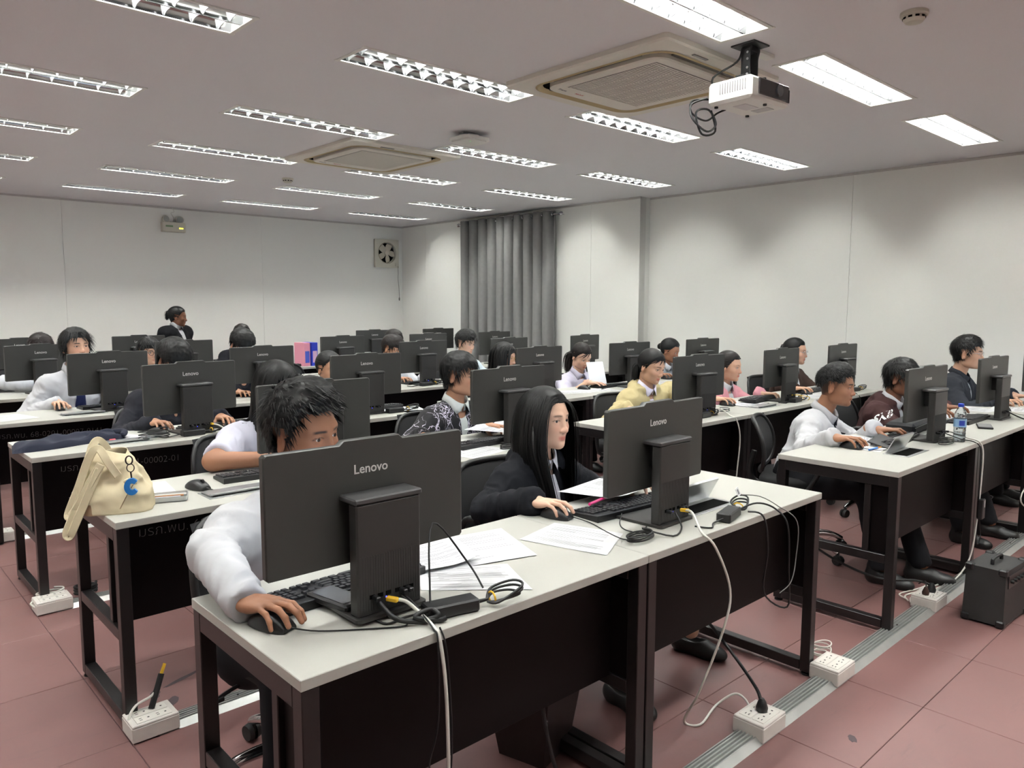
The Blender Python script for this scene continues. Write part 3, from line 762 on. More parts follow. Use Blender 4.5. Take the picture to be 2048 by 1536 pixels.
# ------------------------------------------------------------------ papers
def paper(c, label, z=DH+.0012, lines=1, curl=0., n=6, tilt=None, cat='paper', name='paper_sheet'):
    c = [Vector((*p,0)) if len(p) == 2 else Vector(p) for p in c]; cen = sum(c, Vector())/4
    def at(u, w_, dz=0.):
        p = (c[0]*(1-u)+c[1]*u)*(1-w_)+(c[3]*(1-u)+c[2]*u)*w_
        h = curl*((max(0,u-.6)/.4)**2*1.0+.3*(max(0,.3-w_)/.3)**2)+.0006*math.sin(5*u+3*w_+c[0].x*9)
        return (p.x-cen.x, p.y-cen.y, p.z+h+.0006+dz)
    t = thing(name, label, cat, (cen.x,cen.y,z), group='printed paper sheets')
    g = [at(i/n, j/n) for j in range(n+1) for i in range(n+1)]
    g2 = [(p[0],p[1],p[2]-.0006) for p in g]; k = (n+1)**2
    f = [(j*(n+1)+i,j*(n+1)+i+1,(j+1)*(n+1)+i+1,(j+1)*(n+1)+i) for j in range(n) for i in range(n)]
    MB().add(g, f).add(g2, [q[::-1] for q in f]).build('sheet', M_paper, t, 60)
    if lines:
        rn = random.Random(label); mb = MB(); w_ = .10
        while w_ < .90:
            if rn.random() < .8:
                a = .1+(.0 if rn.random() < .7 else .1); b = a+(.75 if rn.random() < .55 else rn.uniform(.15,.5)); b = min(b,.9); m = 4
                pts = [at(a+(b-a)*i/m, w_, .0004) for i in range(m+1)]+[at(a+(b-a)*i/m, w_+.009, .0004) for i in range(m+1)]
                mb.add(pts, [(i,i+1,m+2+i,m+1+i) for i in range(m)])
            w_ += .028 if rn.random() < .85 else .06
        if mb.v:
            o = mb.build('printed_lines', M_ink, t, 0); o['kind'] = 'stuff'
    return t
def sheet(x, y, ang, label, w_=.21, h_=.297, **kw):
    ca, sa = math.cos(R(ang)), math.sin(R(ang))
    cs = [(x+ca*a*w_/2-sa*b*h_/2, y+sa*a*w_/2+ca*b*h_/2) for a, b in ((-1,-1),(1,-1),(1,1),(-1,1))]
    return paper(cs, label, **kw)
def cable(name, pts, r, m, label, n=7, sub=6, cat='cable', grp=None):
    base = Vector(pts[0]); t = thing(name, label, cat, base, group=grp)
    MB().tube([Vector(p)-base for p in pts], r, n, sub=sub).build('cord', m, t, 80)
    return t
def adapter(x, y, rz, label, z=DH, L=.125, coil=True):
    t = thing('power_adapter', label, 'power adapter', (x,y,z), rz, group='black power adapters')
    MB().rbox((0,0,.0165), (L,.05,.032), .004).build('brick', M_black, t)
    mb = MB(); rn = random.Random(label)
    mb.tube([(L/2-.002,0,.015),(L/2+.034,.0,.016)], [.006,.004], 7)
    for k in range(3):
        a = rn.uniform(.04,.06); ph = rn.uniform(0,.5)
        mb.tube([(L/2+.03,.0,.016),(L/2+.06,.02+.006*k,.022+.004*k),(L/2+.06+a,.018,.02+.012*k),(L/2+.07+a,-.012,.018+.01*k),(L/2+.05,-.018-.004*k,.014),(L/2+.03,-.004,.012)], .0034, 6, sub=5)
    mb.build('cord', M_bcable, t, 80)
    MB().tube([(-L/2,0,.015),(-L/2-.04,.02,.006),(-L/2-.09,.01,.004),(-L/2-.11,.06,.006)], .003, 6, sub=5).build('output_lead', M_bcable, t, 80)
    MB().tube([(L/2+.045,.018*math.cos(2*math.pi*q/10),.018+.014*math.sin(2*math.pi*q/10)) for q in range(11)], .0025, 6).build('cable_tie', M_yellow, t)
    return t
# ------------------------------------------------------------------ implicit-surface modelling for the people
def V(*a): return np.array(a, float)
def nrm(v): return v/(np.linalg.norm(v)+1e-12)
def cone(a, b, r1, r2=None, k=.02, cut=None, flat=1.0):
    return ('c', np.array(a,float), np.array(b,float), r1, r1 if r2 is None else r2, k, cut)
def ell(c, r, Rm=None, k=.03):
    return ('e', np.array(c,float), np.array(r,float), np.eye(3) if Rm is None else np.array(Rm,float), k)
def prim_eval(p, X, Y, Z):
    if p[0] == 'c':
        _, a, b, r1, r2, k, cut = p
        ba = b-a; l2 = ba@ba+1e-12; dx, dy, dz = X-a[0], Y-a[1], Z-a[2]
        t = (dx*ba[0]+dy*ba[1]+dz*ba[2])/l2; tc = np.clip(t,0,1)
        d = np.sqrt((dx-tc*ba[0])**2+(dy-tc*ba[1])**2+(dz-tc*ba[2])**2)-(r1+tc*(r2-r1))
        if cut is not None: d = np.maximum(d, (t-cut)*math.sqrt(l2))
        return d
    _, c, r, Rm, k = p
    dx, dy, dz = X-c[0], Y-c[1], Z-c[2]
    q = [(Rm[0][i]*dx+Rm[1][i]*dy+Rm[2][i]*dz) for i in range(3)]
    k0 = np.sqrt((q[0]/r[0])**2+(q[1]/r[1])**2+(q[2]/r[2])**2)
    k1 = np.sqrt((q[0]/r[0]**2)**2+(q[1]/r[1]**2)**2+(q[2]/r[2]**2)**2)+1e-9
    return k0*(k0-1)/k1
def prim_box(p):
    if p[0] == 'c':
        m = max(p[3],p[4]); return np.minimum(p[1],p[2])-m, np.maximum(p[1],p[2])+m
    e = np.sqrt(((p[3]*p[2][None,:])**2).sum(1)); return p[1]-e, p[1]+e
def prim_k(p): return p[5] if p[0] == 'c' else p[4]
def smin(a, b, k):
    if k <= 0: return np.minimum(a, b)
    h = np.maximum(k-np.abs(a-b), 0)/k; return np.minimum(a, b)-h*h*k*.25
def smax(a, b, k): return -smin(-a, -b, k)
class Field:
    def __init__(s, lo, hi, h):
        s.h = h; s.lo = np.array(lo,float); n = np.ceil((np.array(hi)-s.lo)/h).astype(int)+2; s.n = n
        s.d = np.full(n, .3, np.float32); s.ax = [s.lo[i]+h*np.arange(n[i]) for i in range(3)]
    def sl(s, lo, hi, pad):
        i0 = np.clip(np.floor((lo-pad-s.lo)/s.h).astype(int), 0, s.n-1); i1 = np.clip(np.ceil((hi+pad-s.lo)/s.h).astype(int)+1, 1, s.n)
        return tuple(slice(a,b) for a, b in zip(i0,i1))
    def grid(s, S): return s.ax[0][S[0]][:,None,None], s.ax[1][S[1]][None,:,None], s.ax[2][S[2]][None,None,:]
    def add(s, p):
        k = prim_k(p); S = s.sl(*prim_box(p), k+3*s.h)
        s.d[S] = smin(s.d[S], prim_eval(p, *s.grid(S)), k)
    def sub(s, p):
        k = prim_k(p); S = s.sl(*prim_box(p), k+3*s.h)
        s.d[S] = smax(s.d[S], -prim_eval(p, *s.grid(S)), k)
    def mesh(s): return surface_nets(s.d, s.lo, s.h)
def surface_nets(d, lo, h):
    n = np.array(d.shape); cn = n-1; s = d < 0; P = []; C = []; E = []
    for ax in range(3):
        A = [slice(None)]*3; B = [slice(None)]*3; A[ax] = slice(0,-1); B[ax] = slice(1,None); A = tuple(A); B = tuple(B)
        idx = np.argwhere(s[A] != s[B])
        if not len(idx): continue
        da = d[A][tuple(idx.T)]; db = d[B][tuple(idx.T)]; pos = idx.astype(float); pos[:,ax] += da/(da-db)
        o1, o2 = (ax+1) % 3, (ax+2) % 3; ids = []
        for e1, e2 in ((0,0),(-1,0),(-1,-1),(0,-1)):
            c = idx.copy(); c[:,o1] += e1; c[:,o2] += e2; ids.append(c)
        ok = np.ones(len(idx), bool)
        for c in ids: ok &= ((c >= 0) & (c < cn)).all(1)
        fl = [(c[:,0]*cn[1]+c[:,1])*cn[2]+c[:,2] for c in ids]
        for c, f in zip(ids, fl):
            v = ((c >= 0) & (c < cn)).all(1); C.append(f[v]); P.append(pos[v])
        q = np.stack(fl,1)[ok]; inv = ~(da[ok] < 0); q[inv] = q[inv][:,::-1]; E.append(q)
    C = np.concatenate(C); P = np.concatenate(P); E = np.concatenate(E)
    u, inv = np.unique(C, return_inverse=True); cnt = np.bincount(inv)
    vv = np.stack([np.bincount(inv, P[:,i])/cnt for i in range(3)],1)*h+lo
    return vv, np.searchsorted(u, E)
def vnormals(v, q):
    n = np.cross(v[q[:,2]]-v[q[:,0]], v[q[:,3]]-v[q[:,1]]); out = np.zeros_like(v)
    for i in range(4):
        for a in range(3): out[:,a] += np.bincount(q[:,i], n[:,a], len(v))
    return out/(np.linalg.norm(out,axis=1,keepdims=True)+1e-12)
LAT = RNG.random((32,32,32)).astype(np.float32)
def vnoise(p, scale, seed=0.):
    q = p*scale+seed; i = np.floor(q).astype(int); f = q-i; f = f*f*(3-2*f); i &= 31; j = (i+1) & 31; o = 0
    for a in (0,1):
        for b in (0,1):
            for c in (0,1):
                o = o+LAT[(j if a else i)[:,0],(j if b else i)[:,1],(j if c else i)[:,2]]*(f[:,0] if a else 1-f[:,0])*(f[:,1] if b else 1-f[:,1])*(f[:,2] if c else 1-f[:,2])
    return o*2-1
def np_mesh(name, v, q, mats, smooth=True, col=None, mi=None):
    me = bpy.data.meshes.new(name); v = np.asarray(v,np.float32); nq = len(q)
    k = q.shape[1]; me.vertices.add(len(v)); me.vertices.foreach_set('co', v.ravel())
    me.loops.add(nq*k); me.loops.foreach_set('vertex_index', q.astype(np.int32).ravel())
    me.polygons.add(nq); me.polygons.foreach_set('loop_start', np.arange(0,nq*k,k,dtype=np.int32)); me.polygons.foreach_set('loop_total', np.full(nq,k,np.int32))
    if smooth: me.polygons.foreach_set('use_smooth', np.ones(nq,bool))
    if mi is not None: me.polygons.foreach_set('material_index', mi.astype(np.int32))
    for m in (mats if isinstance(mats,(list,tuple)) else [mats]): me.materials.append(m)
    me.update(calc_edges=True)
    if col is not None:
        a = me.color_attributes.new('Col','FLOAT_COLOR','POINT'); a.data.foreach_set('color', np.concatenate([col,np.ones((len(col),1))],1).astype(np.float32).ravel())
    return me
def skin_material():
    m = bpy.data.materials.new('skin'); m.use_nodes = True; nt = m.node_tree; b = nt.nodes['Principled BSDF']
    a = nt.nodes.new('ShaderNodeAttribute'); a.attribute_name = 'Col'; nt.links.new(a.outputs['Color'], b.inputs['Base Color'])
    b.inputs['Roughness'].default_value = .48; b.inputs['Specular IOR Level'].default_value = .4
    b.inputs['Subsurface Weight'].default_value = 0.
    return m
M_skin = skin_material()
def hair_mat(name, c): return mat(name, c, .5, spec=.3)
M_hair = hair_mat('hair_black', (11,10,10)); M_hairb = hair_mat('hair_dark_brown', (24,17,15)); M_hairr = hair_mat('hair_reddish_black',(26,15,15))

# ---- head template, local: +y face, +z up, +x person's right, origin between the eyes' level and the ears
def make_head(sex, h=.0026):
    F = Field((-.1,-.125,-.16), (.1,.13,.14), h); m = sex == 'm'
    j = 1.0 if m else .93
    for p in (ell((0,-.014,.034), (.0745,.094,.083), k=.03), ell((0,.022,.0), (.066,.066,.08), k=.03), ell((0,.03,-.055), (.055*j,.056,.055), k=.03),
              ell((0,.05,-.083), (.037*j,.036,.029), k=.022), ell((0,.073,-.098), (.019*j,.015,.014), k=.018), cone((0,-.03,-.05), (0,-.032,-.105), .047*j, .038*j, .03)):
        F.add(p)
    for s in (-1,1):
        F.add(ell((s*.038,.052,-.030), (.025,.026,.022), k=.025))            # cheek bone
        F.add(ell((s*.043*j,.018,-.076), (.022,.034,.024), k=.03))           # jaw corner
        F.add(cone((s*.048,.064,.022), (s*.014,.083,.017), .0085 if m else .007, .0085 if m else .007, .018))
        F.sub(ell((s*.033,.096,.0), (.020,.017,.012), k=.016))               # socket
        F.add(ell((s*.0325,.0715,-.001), (.0145,.0145,.0125), k=.007))       # lids over the eyeball
        F.sub(ell((s*.0325,.090,-.0012), (.0132,.014,.0044 if m else .005), k=.0025))   # eye opening
        F.add(ell((s*.0112,.091,-.0405), (.0085,.0095,.0075), k=.007))      # nostril wing
        F.sub(ell((s*.0065,.0955,-.0488), (.0032,.005,.004), k=.002))
        Re = np.array(Euler((R(8),R(-4*s),R(-18*s))).to_matrix())
        F.add(ell((s*.0765,-.012,-.012), (.0075,.019,.031), Re, k=.006))      # ear
        F.sub(ell((s*.0855,-.006,-.010), (.0062,.0105,.019), Re, k=.004))
        F.add(ell((s*.079,-.014,-.036), (.006,.010,.009), Re, k=.006))
        F.add(ell((s*.082,.004,-.014), (.003,.004,.006), Re, k=.003))
    F.add(cone((0,.083,.006), (0,.098,-.032), .0068, .0088, .014)); F.add(ell((0,.0995,-.0365), (.0112,.0105,.0095), k=.009))
    F.add(cone((0,.088,-.050), (0,.0895,-.060), .004, .005, .008))
    lw = .0225 if m else .021
    for s in (-1,1):
        F.add(cone((s*lw,.0765,-.0685), (s*.005,.0915,-.0645), .0028, .0048, .004)); F.add(cone((s*lw*.9,.0765,-.0695), (s*.004,.0895,-.0735), .0028, .0058, .004))
        F.sub(cone((s*lw*.95,.083,-.0688), (0,.0975,-.0688), .0013, .0013, .0015))
    F.sub(ell((0,.094,-.084), (.016,.010,.005), k=.008))
    v, q = F.mesh()
    x, y, z = v.T; ax = np.abs(x)
    lip = np.exp(-((ax/.021)**4))*np.exp(-(((z+.0688)/(.0085 if m else .0095))**4))*(y > .07)
    # brows: arc over each eye
    bz = .0205-.10*np.clip(ax-.036,0,1)-.05*np.clip(.03-ax,0,1); hwid = .0038 if m else .0027
    brow = ((ax > .011) & (ax < .051) & (y > .045))*np.exp(-((z-bz)/hwid)**4)*np.clip((ax-.010)/.008,0,1)*np.clip((.053-ax)/.01,0,1)
    lash = np.exp(-((((ax-.0325)/.0150)**2+((z+.0008)/.0062)**2-1)/.35)**2)*(y > .06)*(z > -.003)
    blush = np.exp(-((ax-.036)/.02)**2-((z+.03)/.018)**2)*(y > .03)+np.exp(-(ax/.012)**2-((z+.04)/.012)**2)*(y > .08)
    nost = np.exp(-((ax-.0065)/.0035)**2-((z+.049)/.0035)**2)*(y > .083)
    ear = np.clip((ax-.071)/.006,0,1)*(np.abs(z+.01) < .04)*(np.abs(y+.01) < .03)
    return dict(v=v, q=q, n=vnormals(v,q), lip=lip, brow=brow, lash=lash, blush=blush, nost=nost, ear=ear)
def zline(y, front=.062, nape=-.075, side=-.008):
    return np.interp(y, [-.11,-.06,-.025,-.004,.014,.036,.056,.10], [nape,nape+.006,nape+.03,side,side,front*.45,front,front+.002])
def eyeball():
    nu, nv = 20, 12; v = []; col = []
    for i in range(nv+1):
        a = math.pi*.62*i/nv
        for k in range(nu):
            b = 2*math.pi*k/nu; v.append((math.sin(a)*math.cos(b), math.cos(a), math.sin(a)*math.sin(b)))
            col.append((.006,.005,.005) if a < .22 else ((.035,.018,.010) if a < .50 else (.62,.60,.57)))
    q = np.array([(i*nu+k,i*nu+(k+1) % nu,(i+1)*nu+(k+1) % nu,(i+1)*nu+k) for i in range(nv) for k in range(nu)])
    return np.array(v)*.0122, q, np.array(col)
EYE = eyeball(); HEADS = {}
def head_tpl(sex, res):
    if (sex,res) not in HEADS: HEADS[(sex,res)] = make_head(sex, {2:.0036,1:.0058,0:.0075}[res])
    return HEADS[(sex,res)]
# ---- hand, local: wrist at origin, +y to the fingers, +z back of the hand, thumb on -x (right hand)
def hand_prims(pose='mouse'):
    P = [ell((0,.048,.0), (.037,.052,.0145), k=.012), ell((-.024,.040,-.006), (.017,.032,.014), k=.012), ell((.024,.035,-.004), (.014,.036,.014), k=.012), cone((0,-.03,0), (0,.02,0), .0255, .026, .016)]
    curls = {'mouse':[(8,30,26),(4,26,26),(6,30,26),(12,34,28)], 'flat':[(6,14,10),(4,12,10),(4,14,10),(6,16,12)], 'type':[(-4,38,30),(-6,36,30),(-4,38,30),(0,40,30)], 'hold':[(40,45,30),(42,45,30),(45,45,30),(48,45,30)]}[pose]
    base = [(-.0285,.088,.002),(-.0095,.094,.004),(.0095,.090,.003),(.0275,.080,.0)]; ln = [(.042,.026,.021),(.046,.029,.022),(.042,.027,.021),(.033,.021,.019)]
    spread = [9,2,-5,-13]; tips = []
    for i in range(4):
        p = np.array(base[i]); a = R(spread[i]); pit = 0; r = .0092-.0004*abs(i-1)-(.001 if i == 3 else 0)
        P.append(cone(p-np.array([math.sin(-a)*.03*-1*0, .035, .004]), p, r+.002, r+.0006, .010))
        for k in range(3):
            pit += R(curls[i][k]); d = np.array([-math.sin(a)*math.cos(pit), math.cos(a)*math.cos(pit), -math.sin(pit)]); e = p+d*ln[i][k]
            r2 = r*(.93 if k < 2 else .86); P.append(cone(p, e, r, r2, .0035)); p = e; r = r2
        tips.append((p, d))
    p = np.array((-.026,.022,-.008)); dirs = {'mouse':[(-.62,.72,-.30),(-.30,.90,-.25),(-.05,.95,-.25)], 'flat':[(-.7,.7,-.15),(-.5,.85,-.1),(-.4,.9,-.1)], 'type':[(-.6,.7,-.4),(-.3,.85,-.4),(-.1,.9,-.4)], 'hold':[(-.3,.8,-.45),(-.1,.85,-.5),(0,.9,-.4)]}[pose]
    for d, l, r1, r2 in zip(dirs, (.044,.032,.027), (.0135,.0115,.0105), (.0118,.0105,.0088)):
        d = nrm(np.array(d)); e = p+d*l; P.append(cone(p, e, r1, r2, .005)); p = e
    tips.append((p, d)); return P, tips
HANDS = {}
def hand_tpl(pose, h):
    key = (pose, h)
    if key not in HANDS:
        P, tips = hand_prims(pose); F = Field((-.12,-.06,-.14), (.06,.21,.05), h)
        for p in P: F.add(p)
        v, q = F.mesh(); nail = np.zeros(len(v)); up = np.array([0,0,1.])
        for t, d in tips:
            u = nrm(up-d*(up@d)); w = v-t; nail = np.maximum(nail, ((w@u > .0035) & (np.abs(w@np.cross(d,u)) < .0062) & (np.abs(w@d+.002) < .0075)).astype(float))
        HANDS[key] = (v, q, nail)
    return HANDS[key]
def frame_from(fwd, up):
    y = nrm(np.array(fwd,float)); x = nrm(np.cross(y, up)); z = np.cross(x, y); return np.stack([x,y,z],1)
def ik(S, W, l1, l2, hint):
    d = W-S; D = np.linalg.norm(d); s = D/((l1+l2)*.985)
    if s > 1: l1 *= s; l2 *= s
    u = d/D; a = np.clip((l1*l1+D*D-l2*l2)/(2*D),-l1,l1); hgt = math.sqrt(max(l1*l1-a*a,1e-5)); hv = hint-u*(hint@u)
    return S+u*a+nrm(hv)*hgt
# ------------------------------------------------------------------ things on and under the desks
S_ = DH
# trunking rows
for r, (y, xa, xb) in enumerate(((1.265,1.5,7.25),(2.705,.80,7.25),(4.15,.80,7.25),(5.60,.85,7.25))):
    trunking(y, xa, xb, 'ribbed aluminium cable trunking on the floor along the %s desk row' % ('nearest' if r == 0 else ORD[r]))
socket_box(2.36,1.265,'white floor socket box with a black plug, in the aisle foreground')
socket_box(2.93,1.265,'white floor socket box with empty outlets beside the coiled white cable')
socket_box(4.0,1.265,'white floor socket box with two plugs beside the black speaker')
socket_box(.79,2.705,'white floor socket box at the second row, holding loose cable ends')
socket_box(.79,4.15,'white floor socket box with a coiled white cable, third row')
socket_box(.80,5.60,'white floor socket box at the left edge of the fourth row')
socket_box(3.6,2.66,'white floor socket box under the second-row desk behind the black-hoodie girl')

# --- front desk (boy in white)
keyboard((.985,1.705,S_), R(182), 'black keyboard under the nearest monitor', True)
mouse(.735,1.60, R(200), 'black mouse under the hand of the boy nearest the camera', [(.752,1.545,S_+.012),(.80,1.50,S_+.004),(.90,1.43,S_+.003),(.96,1.395,S_+.003),(.975,1.43,S_+.003),(.93,1.50,S_+.008)])
paper([(1.12,1.55),(1.335,1.36),(1.42,1.55),(1.20,1.69)], 'printed sheet under the bundled cable on the nearest desk', lines=1)
paper([(1.26,1.62),(1.535,1.545),(1.635,1.815),(1.36,1.87)], 'printed sheet lying right of the nearest monitor', lines=1, z=S_+.0025)
paper([(1.14,1.66),(1.36,1.60),(1.44,1.86),(1.22,1.9)], 'printed sheet with a lifted corner behind the nearest monitor', lines=1, z=S_+.005, curl=.02)
adapter(1.085,1.385,R(-13),'black power adapter with its cord tied by a yellow band, front desk', L=.135)
cable('monitor_cable', [(1.0,1.459,S_+.05),(1.02,1.43,S_+.02),(1.0,1.40,S_+.02),(1.03,1.385,S_+.01),(1.05,1.42,S_+.05),(1.12,1.50,S_+.19),(1.2,1.46,S_+.08),(1.2,1.40,S_+.03)], .0026, M_bcable, 'thin black cable looping up beside the nearest adapter')
cable('cable_bundle', [(.93,1.46,S_+.05),(.945,1.42,S_+.02),(.97,1.39,S_+.012),(1.01,1.375,S_+.01),(1.03,1.36,S_+.02),(1.02,1.38,S_+.03),(.98,1.385,S_+.02),(1.03,1.36,S_+.008),(1.045,1.35,S_+.012)], .006, M_bcable, 'thick black cable bundle tied beside the nearest monitor stand')
# white network cable from nearest monitor over the front edge to the floor
t = cable('network_cable', [(.962,1.448,S_+.05),(.985,1.425,S_+.045),(1.0,1.38,S_+.02),(1.0,1.34,S_+.006),(1.0,1.315,S_-.02),(1.005,1.30,S_-.15),(1.01,1.30,S_-.4),(1.0,1.30,.1),(1.03,1.31,.01)], .0045, M_wcable, 'white network cable with yellow plug hanging over the nearest desk edge', grp='white network cables')
MB().rbox((0,0,0), (.013,.03,.011), .002, 0, Matrix.Rotation(R(25),4,'Z')).build('connector', M_yellow, t)
cable('thin_cable', [(.99,1.45,S_+.05),(1.0,1.40,S_+.03),(.995,1.335,S_+.006),(.99,1.31,S_-.02),(.985,1.305,S_-.2),(.96,1.305,S_-.29),(.97,1.305,S_-.33),(1.01,1.303,S_-.36),(1.02,1.3,S_-.25),(1.015,1.31,S_-.05),(1.01,1.33,S_+.006)], .0022, M_bcable, 'thin black cable hanging down the nearest modesty panel')
# smartphone-like box by stand
t = thing('smartphone', 'black phone lying on the nearest monitor base', 'phone', (.905,1.60,S_+.011), R(10))
MB().rbox((0,0,.011), (.075,.15,.02), .005).build('case', M_black, t); MB().box((0,.0,.0215), (.06,.12,.0006)).build('glass', mat('phone_glass',(90,92,96),.08), t, 0)
cable('floor_cable', [(1.45,1.45,.55),(1.47,1.44,.28),(1.52,1.38,.05),(1.62,1.30,.012),(1.74,1.2,.008),(1.9,1.12,.008)], .006, M_bcable, 'black cable leaving the waste bin under the nearest desk')
t = thing('waste_bin', 'dark square waste bin under the nearest desk', 'bin', (1.70,1.72,0), R(15))
MB().add([(a*(.085 if z == 0 else .125), b*(.085 if z == 0 else .125), z) for z in (0,.29) for a, b in ((-1,-1),(1,-1),(1,1),(-1,1))], [(3,2,1,0),(0,1,5,4),(1,2,6,5),(2,3,7,6),(3,0,4,7)]).build('bucket', mat('bin_brown',(44,32,33),.45), t, 0)
MB().tube([(a*.127,b*.127,.29) for a, b in ((-1,-1),(1,-1),(1,1),(-1,1),(-1,-1))], .006, 6).build('rim', mat('bin_brown'), t)

# --- second front desk (girl in black hoodie)
keyboard((2.14,1.70,S_), R(176), 'black keyboard under the curled papers of the black-hoodie girl', True)
mouse(1.868,1.785, R(195), 'black mouse under the hand of the black-hoodie girl', [(1.885,1.73,S_+.012),(1.90,1.66,S_+.003),(1.86,1.55,S_+.003),(1.84,1.47,S_+.003),(1.87,1.42,S_+.004)])
paper([(1.60,1.69),(1.685,1.405),(1.89,1.51),(1.815,1.745)], 'printed form lying between the two front monitors', lines=1)
paper([(2.02,1.93,.035),(2.12,1.70,.03),(2.38,1.74,.03),(2.32,1.98,.035)], 'curled stack of printed sheets over the second front keyboard', lines=1, curl=.015)
t = thing('marker', 'pink highlighter lying on the second front keyboard', 'marker', (2.06,1.765,S_+.030), R(12))
MB().cyl((-.06,0,0),(.04,0,0),.0055,n=10).build('barrel', mat('pink_plastic',(226,60,130),.4), t); MB().cyl((.04,0,0),(.065,0,0),.006,.005,n=10).build('cap', mat('pink_plastic'), t)
adapter(2.30,1.375,R(14),'black power adapter beside the open cable flap, second front desk')
co = []
for k in range(26):
    a = 2*math.pi*k/8; co.append((1.875+.055*math.cos(a)*(1+.1*math.sin(k)), 1.43+.028*math.sin(a), S_+.004+.0009*k))
cable('cable_coil', [(2.0,1.50,S_+.004),(1.95,1.47,S_+.004)]+co+[(1.98,1.38,S_+.004),(2.07,1.41,S_+.01),(2.09,1.45,S_+.045)], .003, M_bcable, 'coiled thin black cable left of the second front monitor', sub=4)
cable('keyboard_cable', [(2.02,1.62,S_+.02),(1.96,1.58,S_+.004),(1.92,1.52,S_+.004),(1.93,1.46,S_+.005)], .002, M_bcable, 'thin keyboard cable trailing from the second front keyboard')
t = cable('network_cable', [(2.125,1.437,S_+.05),(2.115,1.40,S_+.05),(2.07,1.335,S_+.010),(2.085,1.29,S_-.035),(2.16,1.278,.56),(2.14,1.285,.43),(2.11,1.35,.2),(2.19,1.46,.02),(2.23,1.42,.006),(2.36,1.44,.02),(2.42,1.40,.06),(2.43,1.36,.05),(2.41,1.33,.03)], .0042, M_wcable, 'white network cable hanging from the second front monitor to the floor box', grp='white network cables')
MB().rbox((0,0,0), (.013,.03,.011), .002, 0, Matrix.Rotation(R(25),4,'Z')).build('connector', M_yellow, t)
cable('power_cable', [(2.37,1.385,S_+.015),(2.46,1.36,S_+.03),(2.52,1.32,S_+.006),(2.53,1.275,S_-.05),(2.54,1.27,S_-.22),(2.56,1.28,S_-.36),(2.48,1.33,S_-.30),(2.44,1.30,S_-.12),(2.42,1.31,S_-.002),(2.40,1.36,S_+.01)], .0034, M_bcable, 'black cord looping over the edge of the second front desk')
cable('thin_lead', [(2.42,1.40,S_+.06),(2.50,1.37,S_+.045),(2.56,1.33,S_+.006),(2.57,1.26,S_-.04),(2.55,1.25,S_-.17),(2.50,1.24,S_-.24),(2.42,1.24,S_-.26)], .0018, mat('grey_cable',(92,90,88),.5), 'thin grey lead drooping from the second front desk')
t = cable('power_cable', [(2.52,1.75,.34),(2.50,1.60,.28),(2.49,1.45,.17),(2.44,1.33,.11),(2.38,1.275,.105),(2.375,1.265,.09)], .0062, M_bcable, 'thick black power cord rising from the foreground floor socket')
MB().lathe([(.019,.0),(.021,.012),(.014,.035),(.007,.045)], 14, M=Matrix.Translation(Vector((2.375,1.265,.067))-Vector((2.52,1.75,.34)))).build('plug', M_black, t)
t = thing('cable_tag', 'white cable tag with black code on the second front desk', 'tag', (2.44,1.425,S_+.062), R(20))
MB().rbox((0,0,0), (.045,.002,.03), .0005, 0, Matrix.Rotation(R(-25),4,'X')).build('plate', M_paper, t); MB().box((0,-.0014,.0), (.02,.0006,.018), 0, Matrix.Rotation(R(-25),4,'X')).build('code_print', M_ink, t)
co = []
for k in range(34):
    a = 2*math.pi*k/9; co.append((3.075+.045*math.cos(a+.2*math.sin(k*.7)), 1.372+.034*math.sin(a), .006+.0019*k+.012*math.sin(a*.5)))
cable('network_cable', [(2.99,1.31,.03)]+co, .003, M_wcable, 'coiled white cable on the floor beside the second front desk leg', sub=4, grp='white network cables')
# --- third front desk (boy with tie) and beyond
keyboard((4.33,1.585,S_), R(186), 'black keyboard of the boy with the narrow dark tie')
mouse(3.935,1.655, R(172), 'black mouse under the hand of the boy with the narrow dark tie', [(3.93,1.60,S_+.012),(3.96,1.54,S_+.003),(4.05,1.49,S_+.003)])
sheet(4.20,1.72,20,'printed sheet under the left hand of the boy with the narrow dark tie', w_=.3,h_=.21)
sheet(4.05,1.585,8,'white sheet with a pen beside the aisle cable flap', w_=.25, h_=.12, lines=0)
t = thing('pen', 'blue pen lying by the open cable flap of the aisle desk', 'pen', (3.98,1.555,S_+.007), R(-4)); MB().cyl((-.06,0,0),(.03,0,0),.0045,n=8).build('barrel', mat('pen_blue',(60,120,200),.4), t); MB().cyl((.03,0,0),(.075,0,0),.0045,.002,n=8).build('tip', mat('pen_orange',(220,150,60),.4), t)
t = thing('tablet', 'black tablet leaning beside the keyboard of the boy with the narrow tie', 'tablet', (4.16,1.57,S_+.016), R(6), rot=(R(14),R(-3),R(6))); MB().rbox((0,0,0), (.22,.13,.008), .003).build('case', M_black, t)
